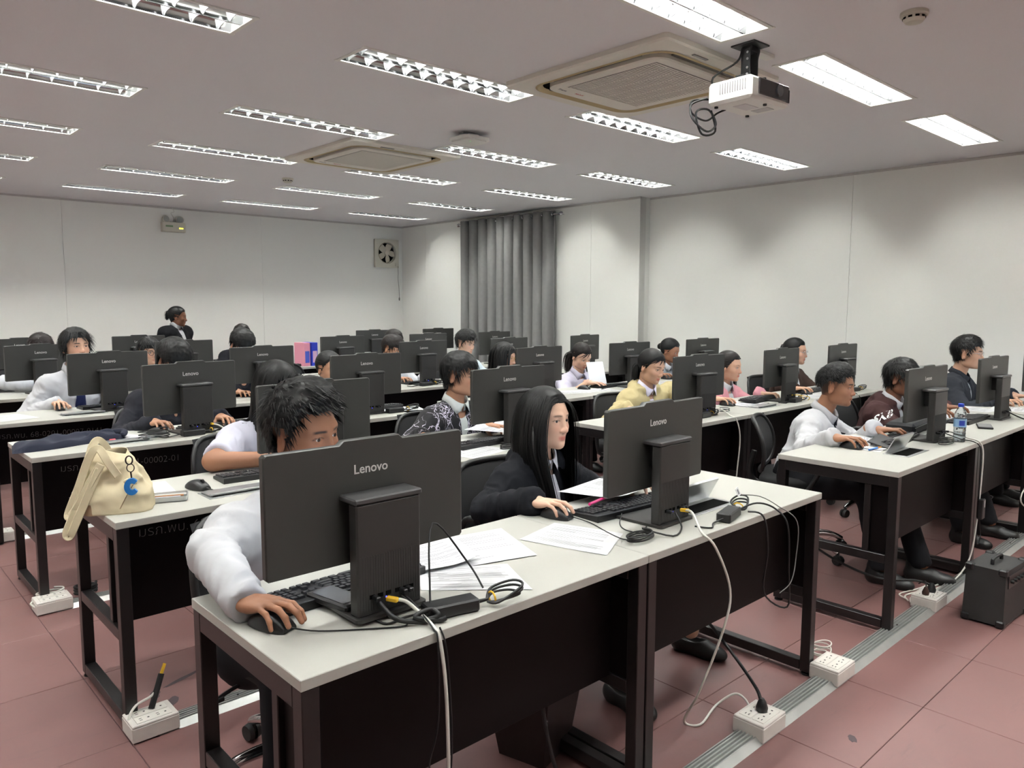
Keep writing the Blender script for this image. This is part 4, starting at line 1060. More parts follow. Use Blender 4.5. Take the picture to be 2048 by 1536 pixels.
def bottle(x, y):
    t = thing('water_bottle', 'clear plastic water bottle with blue cap and label', 'bottle', (x,y,S_))
    Mw = mat('clear_plastic', (235,243,248), .06, trans=.93, spec=.5)
    pr = [(.001,.0),(.026,.002),(.030,.010),(.0305,.03),(.029,.038),(.0305,.046),(.029,.054),(.0305,.062),(.0295,.072),(.031,.08),(.031,.128),(.029,.134),(.0305,.14),(.027,.160),(.018,.178),(.0125,.186),(.0125,.194)]
    MB().lathe(pr, 24).build('body', Mw, t, 60)
    MB().lathe([(.0135,.190),(.0148,.192),(.0148,.206),(.013,.208),(.001,.208)], 20).build('cap', mat('cap_blue',(40,70,190),.4), t, 40)
    lb = MB().lathe([(.0316,.082),(.0316,.126)], 28, caps=False).build('label_band', mat('label_skyblue',(150,190,225),.4), t, 60)
    M = Matrix.Rotation(R(215),4,'Z')
    o = MB(); g = []
    for i in range(7):
        a = -.45+.9*i/6
        for j in range(5):
            g.append((.0321*math.cos(a), .0321*math.sin(a), .090+.028*j/4))
    o.add(g, [(i*5+j,i*5+j+1,(i+1)*5+j+1,(i+1)*5+j) for i in range(6) for j in range(4)], 0, M).build('emblem', mat('emblem_blue',(36,64,160),.4), lb, 60)
    MB().lathe([(.0295,.003),(.0288,.05),(.0288,.052)], 20).build('water', mat('water', (240,245,250), .02, trans=.98), t, 60)
bottle(4.575,1.345)
adapter(4.72,1.52,R(8),'black power adapter behind the water bottle')
t = cable('network_cable', [(4.55,1.405,S_+.05),(4.57,1.37,S_+.045),(4.60,1.31,S_+.02),(4.63,1.265,S_+.003),(4.645,1.245,S_-.05),(4.63,1.24,S_-.2),(4.60,1.24,S_-.42),(4.55,1.25,.12),(4.4,1.28,.02),(4.28,1.30,.012),(4.1,1.29,.03)], .0042, M_wcable, 'white network cable hanging beside the water bottle down to the floor', grp='white network cables')
MB().rbox((0,0,0), (.013,.03,.011), .002).build('connector', M_black, t)
cable('cable_coil', [(4.42+.07*math.cos(k*.9), 1.36+.03*math.sin(k*.9), S_+.004+.0012*k) for k in range(24)]+[(4.5,1.40,S_+.05)], .0026, M_bcable, 'tangled thin black cable in front of the water-bottle monitor', sub=4)
cable('power_cable', [(4.50,1.40,S_+.05),(4.54,1.33,S_+.02),(4.585,1.27,S_+.004),(4.60,1.245,S_-.04),(4.60,1.24,S_-.2),(4.605,1.238,S_-.34),(4.64,1.235,S_-.47),(4.66,1.235,S_-.52),(4.62,1.236,S_-.56),(4.60,1.24,S_-.48),(4.61,1.24,S_-.1)], .003, M_bcable, 'black cord looping down the leg beside the water bottle')
t = thing('cable_module', 'slim black box hanging on the cord below the water bottle', 'adapter', (4.61,1.225,.34)); MB().rbox((0,0,.05), (.05,.025,.11), .004).build('brick', M_black, t); MB().box((.006,-.0132,.08), (.01,.0006,.04)).build('sticker', M_paper, t)
t = cable('power_cable', [(3.66,1.75,.3),(3.75,1.62,.2),(3.85,1.45,.13),(3.98,1.33,.12),(4.03,1.27,.10)], .006, M_bcable, 'thick black power cord plugged into the socket beside the speaker')
MB().lathe([(.019,.0),(.021,.012),(.014,.035),(.007,.045)], 14, M=Matrix.Translation(Vector((4.03,1.265,.067))-Vector((3.66,1.75,.3)))).build('plug', M_black, t)
t = thing('power_plug', 'small brown plug in the socket beside the speaker', 'plug', (3.965,1.27,.067)); MB().lathe([(.015,.0),(.017,.012),(.010,.03),(.005,.04)], 12).build('housing', mat('plug_brown',(60,38,30),.5), t); MB().tube([(0,0,.035),(.02,.01,.06),(.05,.05,.03)], .003, 6, sub=4).build('cord', M_bcable, t)
for k in range(3): cable('floor_cable', [(3.95+.02*k,1.33+.02*k,.012),(4.05,1.36+.03*k,.006),(4.2,1.33+.025*k,.006),(4.35+.05*k,1.30+.02*k,.008)], .004, M_wcable, ('lowest','middle','uppermost')[k]+' of three white cables on the floor behind the speaker')
def speaker():
    t = thing('guitar_amplifier', 'worn black speaker amplifier with a top handle on the floor', 'speaker', (3.945,.93,0), R(-3))
    v = []
    for z, g in ((.012,.0),(.27,.012)):
        for x, y in ((g,g*.4),(.30-g,g*.4),(.30-g,.175-g*.4),(g,.175-g*.4)): v.append((x,y,z))
    MB().add(v, [(3,2,1,0),(0,1,5,4),(1,2,6,5),(2,3,7,6),(3,0,4,7),(4,5,6,7)]).build('cabinet', M_wood, t, 0)
    for x in (0,.3):
        for y in (0,.175):
            for z in (.02,.262): MB().rbox((x+(.012 if x == 0 else -.012)+(.008 if x == 0 else -.008)*(z > .1),y+(.014 if y == 0 else -.014)+(.003 if y == 0 else -.003)*(z > .1),z), (.035,.036,.034), .006).build('corner_guard', M_black, t)
    for x, y in ((.03,.03),(.27,.03),(.03,.145),(.27,.145)): MB().cyl((x,y,0),(x,y,.013),.012,n=10).build('foot', M_rubber, t)
    MB().tube([(.09,.0875,.27),(.10,.0875,.295),(.20,.0875,.295),(.21,.0875,.27)], .008, 8, sub=4).build('handle', M_black, t)
    MB().rbox((.15,.001,.215), (.22,.004,.06), .001).build('control_panel', M_steel, t)
    for k in range(5): MB().cyl((.07+.04*k,.001,.215),(.07+.04*k,-.014,.215),.008,n=10).build('knob', M_rubber, t)
    MB().tube([(.26,-.003,.215),(.30,-.03,.19),(.31,-.04,.09),(.36,-.02,.02),(.5,.02,.006)], .0035, 6, sub=4).build('cord', M_bcable, t)
speaker()
keyboard((5.45,1.56,S_), R(180), 'black keyboard of the boy in the brown lettered hoodie')
mouse(5.22,1.66, R(180), 'black mouse of the boy in the brown lettered hoodie')
t = thing('laptop_bag', 'black folded case behind the monitor of the boy with the narrow tie', 'case', (4.72,1.66,S_), R(5)); MB().rbox((0,0,.035), (.34,.16,.07), .02).build('pouch', mat('black_nylon',(22,22,24),.7), t); MB().tube([(-.165,-.078,.045),(0,-.085,.05),(.165,-.078,.045)], .003, 6).build('zip', M_steel, t)
t = thing('smartphone', 'dark phone lying on the desk of the boy in the brown hoodie', 'phone', (5.22,1.40,S_+.001), R(20)); MB().rbox((0,0,.006), (.16,.08,.011), .003).build('case', M_black, t); MB().box((0,0,.0118), (.15,.07,.0005)).build('glass', mat('phone_glass'), t, 0)
sheet(5.55,1.76,12,'printed sheet between the two right-hand front monitors'); sheet(6.3,1.50,8,'printed sheet at the right edge of the front row', w_=.28); sheet(6.1,1.72,-10,'printed sheet in front of the man in the dark jacket')
adapter(5.85,1.45,R(12),'black power adapter at the last visible front monitor')
cable('network_cable', [(5.72,1.40,S_+.05),(5.8,1.35,S_+.03),(6.0,1.30,S_+.004),(6.15,1.25,S_+.002),(6.2,1.235,S_-.1),(5.75,1.22,S_-.28),(5.32,1.21,S_-.42),(5.6,1.2,S_-.55),(6.0,1.2,.1)], .0042, M_wcable, 'white network cable sagging across the right-hand front desk', grp='white network cables')
cable('power_cable', [(5.7,1.40,S_+.05),(5.78,1.33,S_+.004),(5.84,1.25,S_-.02),(5.5,1.22,S_-.40),(5.75,1.21,S_-.58),(6.1,1.21,.10)], .0045, M_bcable, 'black power cord sagging across the right-hand front desk')
sheet(6.45,1.75,5,'upper printed sheet beside the man in the dark jacket', z=S_+.003)

# --- second row
keyboard((1.43,3.10,S_), R(176), 'black keyboard beside the bare forearm on the second row')
mouse(1.105,3.04, R(196), 'free black mouse beside the tote bag', [(1.12,2.985,S_+.012),(1.16,2.93,S_+.003),(1.26,2.90,S_+.006),(1.33,2.90,S_+.004)])
sheet(.93,3.13,-8,'white paper under the metal pencil tin', lines=0); sheet(.78,3.16,20,'white paper behind the canvas tote bag', lines=0, w_=.13, h_=.18)
def pencil_tin():
    t = thing('pencil_tin', 'open metal pencil tin holding pens beside the tote bag', 'tin', (.935,2.955,S_+.002), R(-22))
    MB().prism(rrect(.19,.095,.012,4), 0, .004).build('tray_floor', M_alu, t, 40)
    o = rrect(.19,.095,.012,4); i = rrect(.182,.087,.01,4); n = len(o)
    MB().add([(*p,0) for p in o]+[(*p,.018) for p in o]+[(*p,.018) for p in i]+[(*p,.004) for p in i], [(k,(k+1) % n,n+(k+1) % n,n+k) for k in range(n)]+[(n+k,n+(k+1) % n,2*n+(k+1) % n,2*n+k) for k in range(n)]+[(2*n+k,2*n+(k+1) % n,3*n+(k+1) % n,3*n+k) for k in range(n)]).build('rim', M_alu, t, 40)
    for k, c in enumerate(((60,60,66),(190,190,196),(170,120,80),(216,214,210))): MB().cyl((-.08,-.03+.02*k,.009),(.06+.01*k,-.028+.02*k,.009),.004,n=8).build('pen', mat('pen%s' % 'abcd'[k],c,.35), t)
pencil_tin()
keyboard((2.60,3.03,S_), R(184), 'black keyboard of the lightning-print boy'); sheet(2.80,3.15,24,'curled printed sheet on the keyboard of the lightning-print boy', z=S_+.045, curl=.03); sheet(2.42,2.93,12,'white sheet beneath the keyboard of the lightning-print boy', w_=.3)
mouse(2.34,3.12, R(185), 'black mouse of the lightning-print boy')
adapter(2.83,2.86,R(8),'black power adapter of the lightning-print boy'); adapter(1.75,2.84,R(0),'black power adapter of the short-sleeved girl')
cable('cable_coil', [(2.60+.05*math.cos(k*.9),2.83+.03*math.sin(k*.9),S_+.004+.001*k) for k in range(20)], .0028, M_bcable, 'coiled black cable before the lightning-print boy', sub=4)
keyboard((4.30,3.05,S_), R(178), 'black keyboard of the girl in the cream hoodie'); mouse(4.0,3.08,R(180),'black mouse of the girl in the cream hoodie')
adapter(4.30,2.78,R(5),'black power adapter of the girl in the cream hoodie')
cable('network_cable', [(4.44,2.80,S_+.05),(4.47,2.75,S_+.04),(4.47,2.69,S_+.008),(4.475,2.64,S_-.02),(4.49,2.62,S_-.15),(4.46,2.62,S_-.4),(4.45,2.63,.05)], .0045, M_wcable, 'white network cable hanging from the cream-hoodie girl\'s desk', grp='white network cables')
cable('cable_coil', [(4.52+.04*math.cos(k*.9),2.76+.03*math.sin(k*.9),S_+.02+.0016*k) for k in range(18)], .0024, M_bcable, 'thin black cable coil at the cream-hoodie girl\'s monitor', sub=4)
keyboard((5.38,3.0,S_+.012), R(188), 'black keyboard resting on papers before the girl in the pink cardigan'); mouse(4.94,2.995,R(185),'black mouse under the hand of the girl in the pink cardigan', [(4.945,2.94,S_+.01),(4.97,2.88,S_+.003),(5.1,2.84,S_+.003),(5.3,2.86,S_+.003)])
sheet(5.15,2.94,70,'printed sheet beneath the keyboard of the girl in pink'); sheet(5.05,3.07,60,'white sheet behind the keyboard of the girl in pink', lines=0, z=S_+.002)
adapter(5.52,2.76,R(4),'black power adapter of the girl in the pink cardigan'); cable('monitor_cable', [(5.53,2.80,S_+.05),(5.57,2.75,S_+.05),(5.66,2.72,S_+.03),(5.68,2.74,S_+.004)], .003, M_yellow, 'orange-ended lead behind the pink-cardigan girl\'s monitor')
keyboard((6.42,3.02,S_), R(180), 'black keyboard of the girl in the brown jacket'); mouse(6.08,2.96,R(180),'black mouse under the hand of the girl in the brown jacket'); sheet(6.0,2.84,80,'printed sheet before the girl in the brown jacket'); sheet(6.38,2.93,60,'printed sheet beneath the brown-jacket girl\'s keyboard')
adapter(6.62,2.78,R(-4),'black power adapter of the girl in the brown jacket'); cable('thin_lead', [(6.45,2.75,S_+.02),(6.40,2.67,S_+.004),(6.39,2.63,S_-.05),(6.41,2.63,S_-.3)], .003, M_bcable, 'thin black lead hanging from the brown-jacket girl\'s desk')
# --- third row
keyboard((1.78,4.56,S_), R(184), 'black keyboard of the boy in the charcoal sweatshirt'); mouse(1.505,4.66,R(165),'black mouse under the hand of the boy in the charcoal sweatshirt')
mouse(1.42,4.50,R(215),'spare dark mouse among cables on the third row'); sheet(1.25,4.47,30,'printed sheet with a red mark on the third row'); t = thing('red_eraser', 'tiny red eraser on the third-row sheet', 'eraser', (1.17,4.43,S_+.003)); MB().rbox((0,0,.004), (.03,.015,.008), .002).build('block', mat('eraser_red',(230,90,100),.5), t)
adapter(1.56,4.33,R(4),'black power adapter of the boy in the charcoal sweatshirt')
cable('cable_coil', [(1.36+.08*math.cos(k*.8+.3*math.sin(k)),4.36+.05*math.sin(k*.8),S_+.004+.002*k) for k in range(26)], .003, M_bcable, 'tangle of black cables beside the third-row adapter', sub=4)
t = cable('network_cable', [(1.68,4.36,S_+.05),(1.71,4.33,S_+.04),(1.74,4.27,S_+.01),(1.76,4.20,S_-.002),(1.77,4.17,S_-.1),(1.77,4.17,S_-.35)], .0045, M_wcable, 'white network cable with yellow plug behind the charcoal-sweatshirt boy\'s monitor', grp='white network cables'); MB().rbox((0,0,0), (.013,.03,.011), .002).build('connector', M_yellow, t)
keyboard((2.9,4.58,S_), R(180), 'black keyboard of the student showing only an ear'); adapter(2.92,4.33,R(0),'black power adapter of the student showing only an ear'); sheet(3.05,4.45,70,'printed sheet beside the third-row monitor')
keyboard((4.36,4.45,S_), R(180), 'black keyboard of the long-haired girl in gold glasses'); sheet(4.02,4.28,75,'printed sheet left of the gold-glasses girl\'s monitor'); sheet(4.72,4.36,70,'printed sheet right of the gold-glasses girl\'s monitor')
mouse(4.965,4.43,R(190),'black mouse of the girl reading a paper'); keyboard((5.33,4.44,S_), R(182), 'black keyboard of the girl reading a paper'); sheet(5.02,4.30,72,'printed sheet before the girl reading a paper')
t = thing('pen', 'pen lying before the girl reading a paper', 'pen', (5.12,4.33,S_+.006), R(20)); MB().cyl((-.06,0,0),(.06,0,0),.004,n=8).build('barrel', M_black, t)
keyboard((6.55,4.46,S_), R(180), 'black keyboard of the girl in the grey vest'); sheet(6.02,4.32,70,'printed sheet beside the girl in the grey vest'); mouse(6.28,4.5,R(185),'black mouse of the girl in the grey vest')
# --- fourth row and beyond
keyboard((1.58,5.95,S_), R(184), 'black keyboard of the boy with the wide navy tie'); mouse(1.255,5.97,R(175),'black mouse under the hand of the boy with the wide navy tie'); sheet(.90,5.78,15,'white sheet at the left end of the fourth row', w_=.28); adapter(1.60,5.66,R(0),'black power adapter of the boy with the wide navy tie')
cable('network_cable', [(1.60,5.72,S_+.06),(1.64,5.66,S_+.04),(1.70,5.55,S_+.005),(1.72,5.47,S_-.03),(1.73,5.46,S_-.3)], .0045, M_wcable, 'white network cable beside the wide-navy-tie boy\'s monitor', grp='white network cables')
keyboard((2.72,5.93,S_), R(180), 'black keyboard of the boy in the black jacket')
keyboard((4.25,5.82,S_), R(180), 'black keyboard of the student bent behind a monitor'); mouse(4.08,5.86,R(180),'black mouse under the mid-room student\'s hand'); adapter(4.12,5.60,R(4),'black power adapter in mid-room beside white papers')
t = cable('network_cable', [(4.22,5.62,S_+.05),(4.26,5.57,S_+.05),(4.40,5.56,S_+.02),(4.5,5.58,S_+.004)], .0045, M_wcable, 'white network cable with yellow plug in mid-room', grp='white network cables'); MB().rbox((0,0,0), (.013,.03,.011), .002).build('connector', M_yellow, t)
sheet(4.48,5.65,70,'crumpled white sheet in mid-room', curl=.03)
keyboard((5.33,5.85,S_), R(180), 'black keyboard of the boy in the pale shirt'); keyboard((1.55,7.3,S_), R(184), 'black keyboard of the student in white at the left edge'); keyboard((2.65,7.3,S_), R(184), 'black keyboard of the boy in black-rimmed glasses')
mouse(3.63,7.1,R(200),'black mouse on the empty fifth-row desk'); cable('thin_cable', [(3.72+.03*math.cos(k*.9),7.08+.03*math.sin(k*.9),S_+.003+.001*k) for k in range(14)], .003, M_bcable, 'small cable coil on the empty fifth-row desk', sub=4)
for k, (x, c, nm) in enumerate(((4.36,(226,150,170),'pink'),(4.46,(40,60,190),'blue'))):
    t = thing('box_file', 'tall %s carton standing on the back row' % nm, 'carton', (x,8.42,S_), R(8)); MB().rbox((0,0,.14), (.085,.2,.28), .003).build('carton', mat('carton_'+nm,c,.5), t); MB().rbox((0,-.1008,.11), (.06,.002,.14), .0005).build('label_print', mat('carton_print_'+nm,(70,90,190) if k == 0 else (210,170,200),.5), t)
keyboard((4.2,8.45,S_), R(180), 'black keyboard of the back-row student'); 
# loose cable ends at the second-row socket box
t = thing('cable_ends', 'taped black cable ends with yellow tip standing in the socket box', 'cable', (.80,2.73,.066))
MB().tube([(0,0,0),(.03,.02,.06),(.05,.035,.10)], .011, 8, sub=3).build('taped_end', M_black, t); MB().tube([(.05,.035,.10),(.066,.045,.13)], .006, 8).build('tip', M_yellow, t); MB().tube([(-.075,-.04,-.04),(-.08,-.02,.0),(-.05,.0,.03),(0,.01,.04),(.02,.016,.05)], .0045, 7, sub=5).build('white_lead', M_wcable, t)
co = [(.80+.06*math.cos(k*.8),4.24+.035*math.sin(k*.8),.03+.0016*k) for k in range(26)]
cable('network_cable', [(.72,4.13,.03),(.71,4.18,.05)]+co, .0045, M_wcable, 'coiled white cable behind the third-row socket box', sub=4, grp='white network cables')
t = thing('headset', 'black bundled cable head beside the third-row socket box', 'cable', (.96,4.25,0)); MB().tube([(0.05*math.cos(k*.9),.04*math.sin(k*.9),.012+.0022*k) for k in range(22)], .007, 7, sub=4).build('coil', M_bcable, t)

# ------------------------------------------------------------------ tote bag and folded jacket
M_canvas = mat('canvas_cream', (208,194,162), .85, noise=.05, nscale=14, bump=.25, bscale=900)
def tote():
    t = thing('tote_bag', 'cream canvas tote bag slumped on the second-row desk corner', 'bag', (.785,2.93,S_), R(-24))
    n = 90; lv = 40; v = []
    for j in range(lv+1):
        w_ = j/lv; z = .225*w_
        hx = .112*(1-.18*w_-.36*w_**2.2); hy = .080*(1-.35*w_-.52*w_**2)+.004
        cx = -.030*w_**1.6; cy = .028*w_**1.2
        for i in range(n):
            a = 2*math.pi*i/n; c, s = math.cos(a), math.sin(a); m = (abs(c)**3.4+abs(s)**3.4)**(1/3.4)
            v.append((cx+hx*c/m, cy+hy*s/m, z*(1-.16*w_*max(0,c)**2)+.014*math.sin(2*a+1)*w_**3))
    P = np.array(v); nr = np.array([[math.cos(2*math.pi*(k % n)/n), math.sin(2*math.pi*(k % n)/n), 0] for k in range(len(v))])
    wz = np.clip(P[:,2]/.06,0,1); rd = 1-2*np.abs(vnoise(P*V(1.,1.,.55)+V(.3,.1,.2), 19., 3.)); rd2 = 1-2*np.abs(vnoise(P*V(1,1,.8), 38., 8.))
    P = P+nr*((.013*rd+.0045*rd2)*(.25+.75*wz))[:,None]; v = [tuple(p) for p in P]
    f = [(j*n+i,j*n+(i+1) % n,(j+1)*n+(i+1) % n,(j+1)*n+i) for j in range(lv) for i in range(n)]+[tuple(range(n))[::-1]]
    b = MB().add(v, f).build('body', M_canvas, t, 180); b.modifiers.new('cloth','SOLIDIFY').thickness = .002
    MB().add([(x*1.01,y*1.015,z) for x, y, z in v[:n*8]], [(j*n+i,j*n+(i+1) % n,(j+1)*n+(i+1) % n,(j+1)*n+i) for j in range(7) for i in range(n//2-16,n//2+14)]).build('base_panel', mat('canvas_tan',(150,124,98),.85), t, 180)
    def strap(pts, w_, name, fold=(.15,-.75,.35)):
        Q = smooth_path([Vector(p) for p in pts], 8); v = []
        for i, p in enumerate(Q):
            T = (Q[min(i+1,len(Q)-1)]-Q[max(i-1,0)]).normalized(); side = T.cross(Vector(fold)).normalized(); nn = T.cross(side).normalized()
            for q, d in ((-1,.0012),(-.86,-.0012),(0,.0022*math.sin(i*.5)),(.86,-.0012),(1,.0012)): v.append(p+side*q*w_/2+nn*d)
        o = MB().add(v, [(5*i+a,5*i+a+1,5*i+6+a,5*i+5+a) for i in range(len(Q)-1) for a in range(4)]).build(name, M_canvas, t, 45); o.modifiers.new('cloth','SOLIDIFY').thickness = .0022
    strap([(.01,-.055,.13),(-.02,-.06,.185),(-.05,-.045,.232),(-.08,-.045,.20),(-.115,-.06,.10),(-.145,-.075,.02),(-.14,-.09,.006),(-.115,-.088,.04),(-.075,-.078,.12),(-.04,-.068,.18)], .027, 'strap')
    strap([(-.02,.05,.17),(-.045,.035,.235),(-.07,.01,.245),(-.095,-.03,.16),(-.115,-.075,.05),(-.135,-.10,-.005),(-.148,-.112,-.045),(-.138,-.117,-.055),(-.118,-.106,-.01),(-.085,-.085,.07),(-.045,-.07,.165)], .027, 'strap', (.35,-.65,.3))
    MB().tube([(.03,-.070,.112),(.045,-.076,.117),(.062,-.074,.110),(.068,-.066,.103)], [.005,.010,.008,.003], 8, sub=4).build('knot', M_canvas, t, 80)
    MB().tube([(.058,-.068,.10),(.035,-.080,.06),(.015,-.086,.02)], .0016, 6, sub=5).build('seam', mat('canvas_tan'), t, 80)
    Mg = mat('gunmetal',(58,46,46),.3,metal=.8)
    k_ = MB().tube([(.050+.011*math.cos(2*math.pi*k/16),-.078,.190+.015*math.sin(2*math.pi*k/16)) for k in range(17)], .0028, 6).build('key_ring', Mg, t, 60)
    MB().tube([(.054+.012*math.cos(2*math.pi*k/16),-.082,.163+.014*math.sin(2*math.pi*k/16)) for k in range(17)], .0018, 6).build('split_ring', Mg, k_, 60)
    MB().tube([(.054,-.083,.149),(.056,-.084,.128)], .003, 6).build('clip', Mg, k_, 60)
    pts = []
    for k in range(26):
        a = R(38)+R(284)*k/25; pts.append((.024*math.cos(a), .030*math.sin(a)))
    for k in range(26):
        a = R(322)-R(284)*k/25; pts.append((.002+.008*math.cos(a), .012*math.sin(a)))
    MB().prism(pts, -.007, .007, M=Matrix.Translation((.056,-.088,.098)) @ Matrix.Rotation(R(90),4,'X')).build('charm', mat('charm_blue',(44,124,200),.4), k_, 40)
tote()
def jacket():
    t = thing('folded_jacket', 'dark navy jacket folded flat on the third-row desk end', 'jacket', (.98,4.52,S_), R(4))
    nx, ny = 40, 22; v = []; hx, hy = .26, .12
    for j in range(ny+1):
        for i in range(nx+1):
            u, w_ = -1+2*i/nx, -1+2*j/ny; e = max(0,1-(abs(u)**6+abs(w_)**6))**.35
            x = u*hx*(1-.12*w_*(u < 0)); y = w_*hy*(1-.12*u)+.02*math.sin(3*u)
            z = e*(.034+.007*math.sin(6*u+3*w_)+.006*math.sin(11*u-4*w_)+.005*math.sin(5*w_+9*u*w_)+.008*(u > .35)*math.sin(9*w_+3*u))
            v.append((x,y,max(z,.0005)))
    f = [(j*(nx+1)+i,j*(nx+1)+i+1,(j+1)*(nx+1)+i+1,(j+1)*(nx+1)+i) for j in range(ny) for i in range(nx)]
    MB().add(v, f).build('cloth', mat('navy_cloth',(17,22,42),.9,bump=.2,bscale=700), t, 180)
    MB().tube([(.24,-.08,.02),(.275,-.02,.028),(.265,.05,.024),(.22,.09,.02)], [.014,.018,.018,.012], 10, sub=5).build('sleeve_cuff', mat('navy_cloth'), t, 180)
jacket()
UP = np.array([0,0,1.])
def rotz(a):
    c, s = math.cos(a), math.sin(a); return np.array([[c,-s,0],[s,c,0],[0,0,1.]])
def head_rot(yaw, pitch, roll):
    return np.array(Matrix.Rotation(R(180+yaw),3,'Z') @ Matrix.Rotation(R(-pitch),3,'X') @ Matrix.Rotation(R(roll),3,'Y'))
def ribbons(P, N, w0, taper=.25, mid=1.0):
    # P: (strands, steps, 3) ; N: facing normals (strands, steps, 3); w0: widths (strands,)
    n, m, _ = P.shape; T = np.gradient(P, axis=1); T /= np.linalg.norm(T,axis=2,keepdims=True)+1e-9
    S = np.cross(T, N); S /= np.linalg.norm(S,axis=2,keepdims=True)+1e-9
    t = np.linspace(0,1,m); w = (np.where(t < .3, .6+.4*t/.3, 1)*np.where(t > .55, 1-(1-taper)*(t-.55)/.45, 1))[None,:,None]*w0[:,None,None]*.5
    bow = N*(w*.35)
    v = np.stack([P-S*w, P+bow, P+S*w], 2).reshape(-1,3); i = np.arange(n)[:,None]*m+np.arange(m-1)[None,:]; a = (i*3).ravel()
    q = np.concatenate([np.stack([a,a+1,a+4,a+3],1), np.stack([a+1,a+2,a+5,a+4],1)]); return v, q
SHOE = {}
def shoe_tpl(kind):
    if kind not in SHOE:
        F = Field((-.07,-.12,-.02), (.07,.20,.14), .005)
        for p in (ell((0,.09,.025), (.046,.075,.036), k=.02), ell((0,-.03,.035), (.037,.05,.045), k=.03), cone((0,-.045,.04), (0,.05,.04), .036, .036, .03)): F.add(p)
        if kind == 'flat': F.sub(ell((0,-.005,.085), (.034,.075,.045), k=.008))
        else: F.add(cone((0,-.035,.04), (0,-.04,.09), .036, .038, .02))
        v, q = F.mesh(); v[:,2] = np.where(v[:,2] < .004, .004+(v[:,2]-.004)*.1, v[:,2]); v[:,2] -= v[:,2].min(); SHOE[kind] = (v, q)
    return SHOE[kind]
def shoe_mesh(kind):
    if 'shoe_'+kind not in bpy.data.meshes: np_mesh('shoe_'+kind, *shoe_tpl(kind), mat('shoe_black',(22,21,22),.45))
    return bpy.data.meshes['shoe_'+kind]
def garment_mats(col): return mat('cloth_%d_%d_%d' % col, col, .85, spec=.2)
M_lightning = None
def lightning_material():
    m = bpy.data.materials.new('lightning_print'); m.use_nodes = True; nt = m.node_tree; N, L = nt.nodes, nt.links; b = N['Principled BSDF']; b.inputs['Roughness'].default_value = .8
    g = N.new('ShaderNodeNewGeometry'); out = None
    nz = N.new('ShaderNodeTexNoise'); nz.inputs['Scale'].default_value = 14; nz.inputs['Detail'].default_value = 4; L.new(g.outputs['Position'], nz.inputs['Vector'])
    mpn = N.new('ShaderNodeVectorMath'); mpn.operation = 'MULTIPLY_ADD'; mpn.inputs[1].default_value = (.09,.09,.09); L.new(nz.outputs['Color'], mpn.inputs[0]); L.new(g.outputs['Position'], mpn.inputs[2])
    mp = N.new('ShaderNodeMapping'); mp.inputs['Scale'].default_value = (1,1,.5); L.new(mpn.outputs[0], mp.inputs[0])
    for sc, wd in ((17,.028),(38,.04)):
        v = N.new('ShaderNodeTexVoronoi'); v.feature = 'DISTANCE_TO_EDGE'; v.inputs['Scale'].default_value = sc; L.new(mp.outputs[0], v.inputs['Vector'])
        r = N.new('ShaderNodeMapRange'); r.inputs[1].default_value = wd*.5; r.inputs[2].default_value = wd; r.inputs[3].default_value = 1; r.inputs[4].default_value = 0; L.new(v.outputs['Distance'], r.inputs[0])
        n2 = N.new('ShaderNodeTexNoise'); n2.inputs['Scale'].default_value = 7 if sc < 20 else 5; L.new(g.outputs['Position'], n2.inputs['Vector'])
        r2 = N.new('ShaderNodeMapRange'); r2.inputs[1].default_value = .45 if sc < 20 else .54; r2.inputs[2].default_value = .56 if sc < 20 else .62; L.new(n2.outputs['Fac'], r2.inputs[0])
        mu = N.new('ShaderNodeMath'); mu.operation = 'MULTIPLY'; L.new(r.outputs[0], mu.inputs[0]); L.new(r2.outputs[0], mu.inputs[1])
        if out is None: out = mu
        else:
            mm = N.new('ShaderNodeMath'); mm.operation = 'MAXIMUM'; L.new(out.outputs[0], mm.inputs[0]); L.new(mu.outputs[0], mm.inputs[1]); out = mm
    mx = N.new('ShaderNodeMix'); mx.data_type = 'RGBA'; L.new(out.outputs[0], mx.inputs[0]); mx.inputs[6].default_value = (*lin((17,15,20)),1); mx.inputs[7].default_value = (*lin((208,200,216)),1); L.new(mx.outputs[2], b.inputs['Base Color'])
    return m
SKIN = {'tan':(152,106,80), 'fair':(206,166,142), 'mid':(176,130,102), 'brown':(128,86,64), 'light':(192,150,124)}
